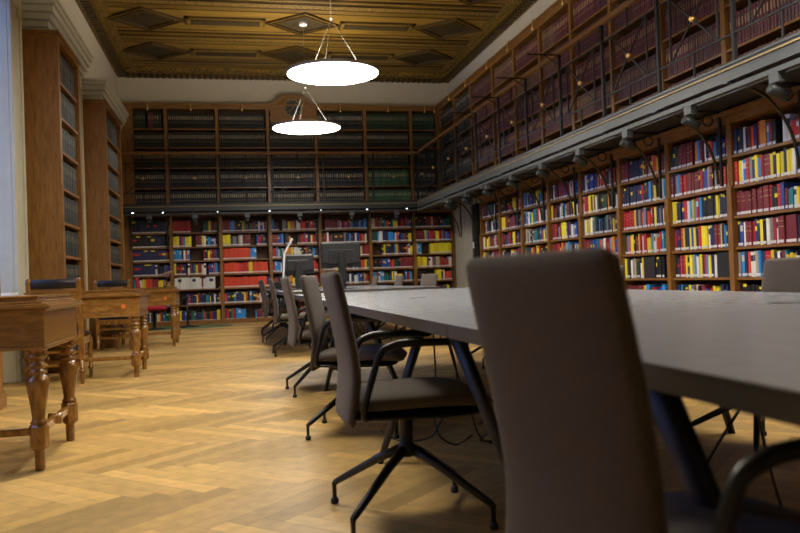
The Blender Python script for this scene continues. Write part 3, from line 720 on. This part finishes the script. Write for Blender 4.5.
# ------------------------------------------------------------------ conference tables
def table(name, x0, x1, y0, y1, seams, frames, label):
    e = tag(empty(name, ((x0+x1)/2, (y0+y1)/2, 0)), label, 'table')
    cx, cy = (x0+x1)/2, (y0+y1)/2
    ys = [y0]+seams+[y1]
    for a, c in zip(ys[:-1], ys[1:]):
        t = MB(); t.box(x0-cx, x1-cx, a-cy+.0015, c-cy-.0015, .737, .74); t.build('tabletop', M_TABLE, e)
        t = MB(); t.box(x0-cx+.002, x1-cx-.002, a-cy+.0025, c-cy-.0025, .700, .737); t.build('edge_band', M_EDGE, e)
    b = MB()
    for x in (x0+.35, x1-.35): b.box(x-cx-.02, x-cx+.02, y0-cy+.25, y1-cy-.25, .67, .70)
    for y in seams: b.box(x0-cx+.3, x1-cx-.3, y-cy-.03, y-cy+.03, .67, .70)
    b.build('underframe', M_LEG, e)
    for (xa, ya, xb, yb) in frames:
        for mx in (0, 1):
            fx = (lambda x: x-cx) if not mx else (lambda x: (x0+x1-x)-cx)
            b = MB(); b.tube([(fx(xa), ya-cy, .70), (fx(xb), yb-cy, .0)], [.044, .026], 14, ry=.55, up=(0, 1, 0)); b.build('leg', M_LEG, e)
    return e
TX0, TX1 = .60, 2.60
table('conference_table', TX0, TX1, -1.2, 8.05, [-.1, 2.18, 4.5, 6.3], [(.66, 1.15, .98, 1.2), (.70, 2.45, .96, 2.45), (.90, 3.62, .66, 3.67), (.80, 4.9, 1.10, 4.9), (.86, 6.0, .70, 6.2), (.75, 7.6, .95, 7.6)], 'long grey topped conference table on dark splayed legs in the foreground')
table('conference_table', TX0, TX1, 9.7, 15.2, [11.4, 13.2], [(.70, 9.95, .96, 9.95), (.90, 10.8, .68, 10.8), (.75, 12.4, .95, 12.4), (.9, 14.6, .7, 14.6)], 'far grey topped conference table carrying the two monitors')
# cable ports and cables
for i, (x, y) in enumerate(((1.25, 7.1), (1.18, 4.95), (1.9, 2.4))):
    o = MB().lathe([(.055, 0), (.055, .002), (.05, .003)], n=24).build('cable_port', M_PLAST2, loc=(x, y, .7402)); tag(o, 'round grey cable port set in the near table top, '+['farthest of three', 'middle of three', 'nearest of three'][i], 'cable port', 'cable ports in the near table')
def cable(pts, label, r=.005):
    # smooth through points
    P = [Vector(p) for p in pts]; out = []
    for k in range(len(P)-1):
        p0, p1, p2, p3 = P[max(k-1, 0)], P[k], P[k+1], P[min(k+2, len(P)-1)]
        for j in range(7):
            t = j/7; out.append(.5*((2*p1)+(p2-p0)*t+(2*p0-5*p1+4*p2-p3)*t*t+(3*p1-p0-3*p2+p3)*t**3))
    out.append(P[-1])
    tag(MB().tube(out, r, 6).build('cable', M_PLAST, None), label, 'cable', 'black cables under the conference tables')
cable([(1.0, 3.9, .66), (1.02, 3.95, .4), (1.0, 3.9, .1), (1.1, 3.9, .006), (1.25, 4.1, .006)], 'black cable hanging straight beside the arm of the second chair')
cable([(1.05, 3.9, .66), (1.12, 3.9, .35), (1.0, 3.85, .12), (.95, 3.9, .05), (.85, 4.1, .006), (.8, 4.4, .006)], 'black cable looping low to the floor under the table')
cable([(1.07, 3.95, .66), (1.1, 3.9, .45), (1.18, 3.9, .2), (1.25, 3.9, .02), (1.4, 3.8, .006)], 'black cable slanting to the right under the table')
cable([(1.2, 3.8, .12), (1.25, 3.75, .18), (1.28, 3.8, .10), (1.22, 3.85, .03), (1.35, 3.9, .006)], 'small coiled black cable end on the floor by the slanting leg', .006)
cable([(1.5, 2.6, .66), (1.25, 2.5, .35), (1.02, 2.4, .1), (.98, 2.2, .006), (1.1, 2.0, .006)], 'black cable curving down to the floor left of the nearest chair')
cable([(1.85, 2.3, .67), (1.5, 2.25, .3), (1.3, 2.2, .04), (1.2, 2.1, .006)], 'black cable running diagonally under the table right of the nearest chair')
cable([(1.65, 2.3, .67), (1.62, 2.2, .4), (1.63, 2.1, .1), (1.7, 2.0, .006)], 'black cable hanging vertically in front of the opposite chair base')
cable([(.8, 5.2, .66), (.85, 5.3, .5), (1.0, 5.3, .55), (1.1, 5.3, .67)], 'black cable drooping below the table edge behind the second chair')
cable([(.9, 5.9, .66), (1.0, 5.9, .45), (1.2, 6.0, .42), (1.35, 6.1, .66)], 'black cable slung deeper below the table behind the third chair')

# ------------------------------------------------------------------ conference chairs
def slab_ring(cx, cy, cz, hy, hx, nx, nz, n=28, p=3.2):
    """superellipse ring: half width hy along y, half thickness hx along (nx,nz)"""
    out = []
    for j in range(n):
        a = 2*PI*j/n; ca, sa = math.cos(a), math.sin(a)
        u = math.copysign(abs(ca)**(2/p), ca)*hy; v = math.copysign(abs(sa)**(2/p), sa)*hx
        out.append(Vector((cx+nx*v, cy+u, cz+nz*v)))
    return out
def smooth_prof(P, n):
    out = []
    for k in range(len(P)-1):
        p0, p1, p2, p3 = [Vector(P[i]) for i in (max(k-1, 0), k, k+1, min(k+2, len(P)-1))]
        for j in range(n):
            t = j/n; out.append(.5*((2*p1)+(p2-p0)*t+(2*p0-5*p1+4*p2-p3)*t*t+(3*p1-p0-3*p2+p3)*t**3))
    out.append(Vector(P[-1])); return out
def conf_chair():
    e = empty('conference_chair')
    # tall padded back: (x, z, half width, half thickness)
    P = [(-.222, .368, .165, .008), (-.223, .376, .176, .018), (-.222, .396, .182, .023), (-.212, .47, .188, .024), (-.206, .56, .196, .024), (-.222, .68, .203, .023), (-.245, .80, .205, .022), (-.261, .880, .204, .021), (-.264, .898, .198, .017), (-.265, .906, .185, .008)]
    S_ = []
    for x, z, hw, ht in P: S_.append((x, z, hw))
    pr = smooth_prof([(x, z, hw) for x, z, hw, _ in P], 3); th = smooth_prof([(t, 0, 0) for *_, t in P], 3)
    rings = []
    for k, v in enumerate(pr):
        a = pr[max(0, k-1)]; c = pr[min(len(pr)-1, k+1)]; dx, dz = c[0]-a[0], c[1]-a[1]; l = math.hypot(dx, dz) or 1
        if k < 3 or k > len(pr)-4: dx, dz, l = 0, 1, 1
        rings.append(slab_ring(v[0], 0, v[1], v[2], th[k][0], dz/l, -dx/l))
    MB().rings(rings).build('backrest', M_FAB, e)
    # seat cushion
    P = [(-.215, .44, .165, .010), (-.20, .44, .185, .026), (-.10, .448, .212, .036), (.05, .452, .225, .038), (.18, .448, .222, .037), (.245, .436, .208, .030), (.280, .424, .185, .016), (.288, .420, .15, .004)]
    rings = []
    for x, z, hw, ht in smooth_prof_4(P, 3): rings.append(slab_ring(x, 0, z, hw, ht, 0, 1, 28, 3.0))
    MB().rings([list(reversed(r)) for r in rings]).build('seat', M_SEAT, e)
    P = [(-.225, .40, .17, .010), (-.19, .398, .195, .013), (.05, .395, .215, .014), (.20, .395, .20, .012), (.25, .40, .16, .006)]
    rings = [slab_ring(x, 0, z, hw, ht, 0, 1, 28, 3.0) for x, z, hw, ht in smooth_prof_4(P, 3)]
    MB().rings([list(reversed(r)) for r in rings]).build('seat_shell', M_FRAME, e)
    for s_ in (-1, 1):
        pts = [(-.18, .18, .397), (-.19, .215, .41), (-.185, .228, .46), (-.155, .234, .56), (-.13, .236, .625), (-.10, .237, .644), (-.06, .237, .653), (.0, .236, .654), (.10, .234, .652), (.17, .232, .649)]
        pts = smooth_prof([(a, b_*s_, c) for a, b_, c in pts], 3)
        n_ = len(pts); rr = [.010+.0025*min(1, k/(n_*.6)) for k in range(n_)]; rr[-1] = .007
        MB().tube(pts, rr, 10, ry=1.25, up=(0, 1, 0)).build('armrest', M_FRAME, e)
    b = MB(); b.lathe([(.06, .392), (.06, .380), (.026, .372), (.026, .27), (.034, .262), (.034, .225), (.02, .218)], n=18); b.build('column', M_FRAME, e)
    for k in range(4):
        a = PI/4+k*PI/2; dx, dy = math.cos(a), math.sin(a); rr = .345
        b = MB(); b.tube([(dx*.015, dy*.015, .25), (dx*.12, dy*.12, .205), (dx*(rr-.01), dy*(rr-.01), .088), (dx*rr, dy*rr, .080), (dx*rr, dy*rr, .068), (dx*rr, dy*rr, .022)], [.020, .017, .0125, .011, .009, .008], 10)
        lg = b.build('leg', M_FRAME, e)
        b = MB(); b.lathe([(.012, 0), (.016, .006), (.016, .018), (.009, .028)], dx*rr, dy*rr, 12); b.build('glide', M_PLAST, lg)
    return e
def smooth_prof_4(P, n):
    a = smooth_prof([p[:3] for p in P], n); c = smooth_prof([(p[3], 0, 0) for p in P], n)
    return [(u[0], u[1], u[2], v[0]) for u, v in zip(a, c)]
ch0 = conf_chair()
LCH = [(.67, 1.07, .13, 'taupe conference chair filling the foreground, seen from behind, nearest the camera'),
       (.612, 2.83, .0, 'taupe conference chair seen side-on with black armrests, second nearest on the left side'),
       (.690, 4.50, -.30, 'taupe conference chair turned to show its pale front, third along the left side'),
       (.670, 6.20, .05, 'taupe conference chair fourth along the left side, beside the turned chair'),
       (.72, 9.50, .0, 'taupe conference chair at the far table, nearest of three on its left side'),
       (.68, 11.40, .06, 'taupe conference chair at the far table, middle of three on its left side'),
       (.72, 13.30, -.05, 'taupe conference chair at the far table, last of three on its left side')]
RCH = [(2.42, 3.28, PI+.10, 'taupe conference chair across the near table at the right edge of the photo'),
       (2.50, 5.35, PI-.15, 'taupe conference chair across the near table, just right of the foreground chair'),
       (2.5, 7.2, PI, 'taupe conference chair across the near table hidden behind the foreground chair'),
       (2.45, 10.5, PI+.3, 'taupe conference chair across the far table, right of three small backs'),
       (2.45, 12.6, PI+.1, 'taupe conference chair across the far table, middle of three small backs'),
       (2.46, 14.9, PI+.05, 'taupe conference chair across the far table, left of three small backs')]
for i, (x, y, rz, lb) in enumerate(LCH+RCH):
    o = ch0 if i == 0 else copy_tree(ch0)
    o.location = (x, y, 0); o.rotation_euler.z = rz; tag(o, lb, 'chair', 'conference chairs around the tables')

# ------------------------------------------------------------------ things on the far table
def monitor(loc, rz, w_, h_, z0, tilt, label):
    e = tag(empty('monitor', loc, rz), label, 'monitor')
    b = MB(); b.box(-w_/2, w_/2, -.012, .012, z0, z0+h_); b.build('screen_panel', M_PLAST, e, bevel=.006)
    b = MB(); b.box(-w_/2+.015, w_/2-.015, -.045, -.012, z0+.06, z0+h_-.012); b.box(-w_*.32, w_*.32, -.062, -.045, z0+.05, z0+h_*.72); b.build('rear_housing', M_PLAST2, e, bevel=.012)
    b = MB()
    for k in range(8): b.box(-w_*.25+k*.03, -w_*.25+k*.03+.012, -.064, -.062, z0+h_*.55, z0+h_*.66)
    b.build('vent_grille', M_PLAST, e)
    b = MB(); b.box(-w_*.28, -w_*.10, -.065, -.062, z0+h_*.28, z0+h_*.55); b.build('type_plate', M_LABEL if False else M_PLAST, e)
    b = MB(); b.box(-.05, .05, -.10, -.06, .012, z0+h_*.5); b.box(-.035, .035, -.11, -.10, z0-.05, z0+h_*.62); b.build('stand_column', M_PLAST, e, bevel=.008)
    b = MB(); b.box(-.13, .13, -.19, .04, 0, .016); b.build('stand_base', M_PLAST, e, bevel=.006)
    b = MB(); b.tube([(.02, -.065, z0+h_*.35), (.06, -.10, z0+h_*.1), (.05, -.12, z0-.06), (.02, -.11, .05)], .006, 6); b.build('lead', M_PLAST2, e)
monitor((1.49, 10.8, .74), .06, .56, .345, .30, 0, 'larger black monitor seen from the back on the far table')
monitor((1.03, 12.4, .74), -.05, .50, .31, .24, 0, 'smaller black monitor seen from the back on the far table')
dl = tag(empty('desk_lamp', (.76, 12.0, .74)), 'slim white jointed desk lamp left of the smaller monitor', 'lamp')
MB().lathe([(.08, 0), (.08, .015), (.02, .02)], n=20).build('base', M_PLAST, dl)
MB().bar((0, 0, .02), (.035, 0, .55), .03, .02, (0, 1, 0)).build('lower_arm', M_WHITE, dl, bevel=.004)
MB().bar((.035, 0, .55), (.16, -.05, .78), .03, .018, (0, 1, 0)).build('upper_arm', M_WHITE, dl, bevel=.004)
b = MB(); b.box(-.21, .21, -.07, .07, 0, .016)
kb = b.build('keyboard', M_PLAST, loc=(.86, 10.3, .7405), bevel=.004); tag(kb, 'flat black keyboard near the left edge of the far table', 'keyboard')
b = MB()
for r_ in range(5):
    for c_ in range(14): b.box(-.195+c_*.028, -.195+c_*.028+.022, -.056+r_*.023, -.056+r_*.023+.017, .016, .021)
b.build('key_field', M_PLAST2, kb)
bx = empty('docking_box', (.80, 13.2, .74)); tag(bx, 'low black equipment box on the far table left of the white lamp', 'equipment')
MB().box(-.17, .17, -.13, .13, .01, .13).build('case', M_PLAST, bx, bevel=.006)
MB().box(-.12, .12, -.135, -.13, .05, .09).build('front_slot', M_PLAST2, bx)
b = MB(); b.box(-.105, .105, -.148, .148, 0, .012); tag(b.build('paper_stack', M_LABEL, loc=(.85, 9.9, .7405)), 'small stack of white paper on the near edge of the far table', 'paper')

# ------------------------------------------------------------------ reading desks with turned legs
def turned(b, x, y, k=1.0):
    b.lathe([(.020, 0), (.023, .01), (.024, .095), (.032, .108)], x, y)
    b.lathe([(.036, .104), (.046, .116), (.046, .214), (.036, .226)], x, y, 8, False)
    b.lathe([(.034, .224), (.042, .232), (.034, .242), (.030, .255), (.035, .30), (.046, .37), (.053, .418), (.050, .448), (.036, .462), (.030, .468), (.041, .475), (.041, .486), (.029, .492), (.032, .500), (.045, .507), (.045, .518), (.029, .526), (.027, .54), (.043, .549), (.046, .560), (.034, .572), (.044, .584), (.044, .62)], x, y, 20)
def desk(x1, x0, y0, y1, label):
    """x1 = aisle-side leg x, x0 = window-side leg x; y0,y1 leg rows"""
    e = tag(empty('reading_desk', ((x0+x1)/2, (y0+y1)/2, 0)), label, 'desk', 'old reading desks by the windows'); cx, cy = (x0+x1)/2, (y0+y1)/2
    X0, X1, Y0, Y1 = x0-cx, x1-cx, y0-cy, y1-cy
    for x in (X0, X1):
        for y in (Y0, Y1): b = MB(); turned(b, x, y); b.build('leg', M_DESK, e)
    b = MB(); b.box(X0-.04, X1+.045, Y0-.045, Y0-.02, .60, .79); b.box(X0-.04, X1+.045, Y1+.02, Y1+.045, .60, .79)
    b.box(X1+.02, X1+.045, Y0-.02, Y1+.02, .60, .79); b.box(X0-.045, X0-.02, Y0-.02, Y1+.02, .60, .79)
    b.box(X0-.055, X1+.055, Y0-.058, Y1+.058, .590, .606); b.box(X0-.03, X1+.03, Y0-.03, Y1+.03, .61, .615)
    b.build('apron', M_DESKH, e, bevel=.003)
    b = MB()
    for d, z0, z1 in ((.060, .775, .787), (.078, .787, .803), (.066, .803, .812), (.040, .812, .824), (.012, .824, .842), (.020, .842, .852)): b.box(X0-d, X1+d, Y0-d, Y1+d, z0, z1)
    b.build('desk_top', M_DESKH, e, bevel=.004)
    b = MB(); b.bar((X1, Y0+.04, .19), (X1, Y1-.04, .19), .026, .045); b.build('end_stretcher', M_DESK, e, bevel=.006)
    b = MB(); b.tube([(X1-.035, 0, .19), (X1+.03, 0, .19)], .03, 12); b.build('boss', M_DESK, e)
    b = MB(); b.bar((X0, Y0+.04, .19), (X0, Y1-.04, .19), .026, .045); b.build('end_stretcher', M_DESK, e, bevel=.006)
    b = MB(); b.bar((X0+.02, Y0, .19), (X1-.03, Y0, .19), .03, .035); b.build('long_stretcher', M_DESK, e, bevel=.006)
    return e, cx, cy
d1 = desk(-.94, -1.90, 4.12, 4.85, 'polished wooden reading desk with turned legs at the left edge, nearest the camera')
d2 = desk(-.925, -1.90, 7.97, 8.66, 'polished wooden reading desk with turned legs and orange dot, middle of the three')
d3 = desk(-.835, -1.62, 11.72, 12.42, 'polished wooden reading desk with turned legs, farthest, before the red chair')
for e, cx, cy in (d2, d3):
    b = MB(); n = 16; yy = (-.355-.045-.003) if e is d2[0] else -.40
    y0 = (7.97-8.315-.045) if e is d2[0] else (11.72-12.07-.045)
    X1 = (-.925+1.90)/2 if e is d2[0] else (-.835+1.62)/2
    b.rings([[Vector((X1-.10+.022*math.cos(2*PI*j/n), q, .69+.022*math.sin(2*PI*j/n))) for j in range(n)] for q in (y0+.001, y0-.002)], True, False); b.build('sticker', M_ORANGE, e)

def wooden_chair():
    """faces +Y; origin under the centre of the seat"""
    e = empty('wooden_chair')
    w_ = .215
    for s_ in (-1, 1):
        b = MB(); b.tube([(s_*w_, -.24, 0), (s_*w_, -.235, .04), (s_*w_, -.23, .30)], [.014, .02, .024], 12)
        b.lathe([(.018, .10), (.027, .11), (.027, .125), (.018, .135)], s_*w_, -.235, 12)
        b.box(s_*w_-.023, s_*w_+.023, -.255, -.208, .22, .47); b.bar((s_*w_, -.232, .46), (s_*w_, -.285, .94), .04, .035, (0, 1, 0))
        b.lathe([(.022, .935), (.026, .945), (.020, .955), (.026, .963), (.016, .975), (.004, .98)], s_*w_, -.285, 12)
        b.build('back_post', M_DESK, e)
        b = MB(); b.lathe([(.012, 0), (.017, .02), (.018, .09), (.026, .10), (.026, .115), (.017, .125), (.020, .20), (.026, .30), (.018, .32), (.026, .33), (.026, .40)], s_*w_, .21, 14); b.build('leg', M_DESK, e)
    b = MB(); b.box(-w_, w_, -.25, -.225, .36, .43); b.box(-w_, w_, .20, .225, .36, .43); b.box(-w_-.012, -w_+.012, -.22, .20, .36, .43); b.box(w_-.012, w_+.012, -.22, .20, .36, .43); b.build('seat_rail', M_DESK, e, bevel=.004)
    P = [(-.235, .445, .17, .01), (-.22, .445, .205, .022), (0, .455, .225, .032), (.19, .447, .225, .026), (.235, .44, .20, .012), (.24, .438, .17, .004)]
    rings = []
    for x, z, hw, ht in smooth_prof_4(P, 2): rings.append([Vector((p.y, p.x, p.z)) for p in slab_ring(x, 0, z, hw, ht, 0, 1, 24, 3)])
    MB().rings(rings).build('seat_pad', M_LEATH, e)
    rings = []
    for x, hz in ((-.195, .02), (-.19, .036), (0, .040), (.19, .036), (.195, .02)):
        n = 16; rings.append([Vector((x, -.282+.024*math.cos(2*PI*j/n), .925+hz*1.15*math.sin(2*PI*j/n))) for j in range(n)])
    MB().rings(rings).build('back_pad', M_LEATH, e)
    for z in (.18, .30): MB().bar((-w_, -.23, z), (w_, -.23, z), .016, .022).build('stretcher', M_DESK, e)
    for s_ in (-1, 1): MB().bar((s_*w_, -.22, .20), (s_*w_, .20, .20), .016, .022).build('stretcher', M_DESK, e)
    MB().bar((-w_, .21, .24), (w_, .21, .24), .016, .022).build('stretcher', M_DESK, e)
    return e
wc = wooden_chair()
for i, (x, y, lb) in enumerate(((-1.585, 7.92, 'old wooden chair with black padded back rail between the near and middle desks'), (-1.60, 11.62, 'old wooden chair with black padded back rail between the middle and far desks'), (-1.50, 4.02, 'old wooden chair with black padded back rail drawn up to the nearest desk'))):
    if i == 2: continue
    o = wc if i == 0 else copy_tree(wc)
    o.location = (x, y, 0); tag(o, lb, 'chair', 'old wooden chairs at the reading desks')

# red chair, rug and stand in front of the end wall
b = MB(); n = 40
b.rings([[Vector((1.15*math.cos(2*PI*j/n), .62*math.sin(2*PI*j/n), z)) for j in range(n)] for z in (0, .010)], True, False)
tag(b.build('rug', M_GREEN, loc=(-1.15, 16.55, .0005)), 'thin green oval rug on the floor below the end wall bookcases', 'rug')
rc = tag(empty('swivel_chair', (-1.52, 16.2, .0105)), 'red upholstered swivel chair behind the farthest reading desk', 'chair')
P = [(-.23, .42, .17, .01), (-.2, .42, .22, .05), (.1, .43, .24, .06), (.22, .42, .21, .045), (.25, .41, .16, .01)]
MB().rings([list(reversed(slab_ring(x, 0, z, hw, ht, 0, 1, 24, 3))) for x, z, hw, ht in smooth_prof_4(P, 3)]).build('seat', M_RED, rc)
P = [(-.24, .54, .17, .01), (-.25, .56, .21, .028), (-.27, .75, .22, .032), (-.30, .99, .20, .026), (-.305, 1.03, .15, .008)]
MB().rings([slab_ring(x, 0, z, hw, ht, 1, 0, 24, 3) for x, z, hw, ht in smooth_prof_4(P, 3)]).build('backrest', M_RED, rc)
MB().bar((-.20, 0, .38), (-.29, 0, .62), .05, .015).build('back_strut', M_PLAST, rc)
MB().lathe([(.12, .37), (.12, .355), (.028, .35), (.028, .03)], n=16).build('column', M_PLAST, rc)
MB().lathe([(.24, 0), (.24, .012), (.05, .035), (.03, .05)], n=28).build('base_plate', M_PLAST, rc)
st = tag(empty('floor_stand', (-.90, 16.55, .0105)), 'black floor stand with round foot in front of the end bookcases', 'stand')
MB().lathe([(.23, 0), (.23, .010), (.06, .035), (.022, .06)], n=28).build('foot', M_PLAST, st)
MB().tube([(0, 0, .03), (0, 0, .60)], .02, 12).build('pole', M_PLAST, st)
MB().box(-.07, .07, -.05, .05, .59, .61).build('top_plate', M_PLAST, st, bevel=.004)
b = MB(); b.box(-.10, .10, -.07, .07, 0, .012)
tl = tag(empty('table_lamp', (-.96, 12.3, .8525)), 'small brown tilted lamp on the farthest reading desk', 'lamp')
MB().lathe([(.05, 0), (.05, .012), (.012, .02)], n=16).build('base', M_PLAST, tl)
MB().tube([(0, 0, .01), (0, 0, .20)], .007, 8).build('stem', M_PLAST, tl)
MB().bar((-.06, 0, .19), (.11, 0, .24), .06, .03).build('shade', mat('brown_shade', (.30, .16, .07), .5), tl, bevel=.008)
# stack of books / papers on the window sill at the left edge
b = MB(); b.box(-.10, .10, -.13, .13, 0, .05); b.box(-.09, .11, -.12, .12, .052, .075)
tag(b.build('file_stack', M_LABEL, loc=(-2.05, 7.75, .785)), 'white stack of papers on the window sill at the left edge', 'papers')

# ------------------------------------------------------------------ place the books
def rank(recs, n):
    sc = []
    for q in recs:
        a = project(q.pos+Vector((0, 0, 0))); c = project(q.pos+Vector((0, 0, q.h))); l = project(q.pos-q.ax*q.th/2); r = project(q.pos+q.ax*q.th/2)
        if not a or not c: sc.append((0, q)); continue
        x, y = a[0], (a[1]+c[1])/2
        inside = -2 < x < 802 and -5 < y < 538
        hid = 480 < x < 600 and y > 262 or y > 290 and x > 330
        ar = abs(r[0]-l[0])*abs(a[1]-c[1])
        sc.append((ar if inside and not hid else 0, q))
    sc.sort(key=lambda t: -t[0])
    top = [q for s, q in sc[:n] if s > 0]; ids = set(id(q) for q in top)
    return top, [q for q in recs if id(q) not in ids]
ROWN = ['top', 'second', 'third', 'fourth', 'fifth', 'sixth', 'lowest']
def nth(i): return {1: 'first', 2: 'second', 3: 'third'}.get(i, '%dth' % i if i % 100 in (11, 12, 13) or i % 10 not in (1, 2, 3) else '%d%s' % (i, {1: 'st', 2: 'nd', 3: 'rd'}[i % 10]))
def where(q):
    k = q.key
    if k[0] == 'R': return '%s shelf, %s' % (ROWN[k[2]], {0: 'rightmost lower bay', -1: 'bay past right edge'}.get(k[1], '%s lower bay from right' % BAYN[k[1]]))
    if k[0] == 'E': return '%s shelf, %s bay of end wall' % (ROWN[k[2]], BAYN[k[1]])
    if k[0] == 'UR': return '%s shelf up, %s gallery bay from right' % (BAYN[k[2]], BAYN[max(0, k[1])])
    if k[0] == 'UE': return '%s shelf up, end gallery bay %s' % (BAYN[k[2]], BAYN[k[1]])
    return '%s shelf up in %s tall case' % (BAYN[k[2]], 'near' if k[1] == 1 else 'far')
def same(a, b_): return a and b_ and a.c == b_.c and a.run == b_.run
top, rest = rank(LOOSE, 300)
def l1(q):
    nb = [CN[x.c] for x in (q.left, q.right) if x]
    sz = 'thick' if q.th > .045 else 'slim' if q.th < .026 else ''
    if len(nb) == 2 and q.left.c == q.right.c: s = 'between two %s ones' % nb[0]
    elif len(nb) == 2: s = 'between %s and %s' % tuple(nb)
    elif q.left is None: s = 'at left end beside %s' % (nb[0] if nb else 'the upright')
    else: s = 'at right end beside %s' % nb[0]
    t = ('%s %s book %s, %s' % (sz, CN[q.c], s, where(q))).strip()
    if len(t.split()) > 16: t = '%s book, %s from the left, %s' % (CN[q.c], nth(q.i), where(q))
    return t
from collections import Counter
cnt = Counter(l1(q) for q in top)
for q in top:
    b = MB(); book_geo(b, q, False, False)
    o = b.build('book', M_BOOK, loc=q.pos)
    lab = l1(q)
    if cnt[lab] > 1: lab = '%s book, %s from the left, %s' % (CN[q.c], nth(q.i), where(q))
    tag(o, lab, 'book', 'coloured law books on the lower shelves')
    lb = MB(); hw = q.th/2-.003; A, Nn = q.ax, q.n
    pts = [Vector((0, 0, 0))+A*s_*hw+Nn*d_+Vector((0, 0, z)) for s_ in (-1, 1) for d_ in (.0012, -.001) for z in (.010, .036)]
    x0, x1 = min(p.x for p in pts), max(p.x for p in pts); y0, y1 = min(p.y for p in pts), max(p.y for p in pts)
    lb.box(x0, x1, y0, y1, .010, .036); lb.build('spine_label', M_LABEL, o)
b = MB()
for q in rest: book_geo(b, q)
tag(b.build('books', M_BOOK), 'many small coloured law books filling the farther lower shelves', 'books', kind='stuff')
top, rest = rank(BOUND, 300)
for q in top:
    b = MB(); book_geo(b, q, False, False); o = b.build('bound_volume', M_BOOK, loc=q.pos)
    tag(o, '%s volume, %s from left, %s' % (CN[q.c], nth(q.i), where(q)), 'bound volume', 'bound volumes on the gallery and tall case shelves')
b = MB()
for q in rest: book_geo(b, q)
tag(b.build('bound_volumes', M_BOOK), 'uniform dark gilt banded volumes filling the remaining gallery shelves', 'books', kind='stuff')
# a black magazine box standing at the end of a run
gq = [q for q in LOOSE if q.key == ('R', 2, 4)]
gy = [q for q, r in zip(gq[:-1], gq[1:]) if r.x-(q.x+q.th) > .2]
spots_ = [(6.795+.035+.135, 'black magazine box at the right end of the fifth shelf, second lower bay from right')]
if gy: spots_.append((gy[0].pos.y-gy[0].th/2-.13, 'black magazine box in mid shelf beside yellow book, third lower bay from right'))
for y, lab in spots_:
    e = tag(empty('magazine_box', (XF-.0, y, .76)), lab, 'box')
    b = MB(); b.prism([(.03, 0), (.25, 0), (.25, .27), (.19, .27), (.03, .17)], lambda u, v, h: (u, h, v), -.125, -.121); b.build('side', M_PLAST, e)
    b = MB(); b.prism([(.03, 0), (.25, 0), (.25, .27), (.19, .27), (.03, .17)], lambda u, v, h: (u, h, v), .121, .125); b.build('side', M_PLAST, e)
    MB().box(.022, .03, -.125, .125, 0, .25).build('front', M_PLAST2, e); MB().box(.03, .25, -.121, .121, 0, .004).build('bottom', M_PLAST, e)
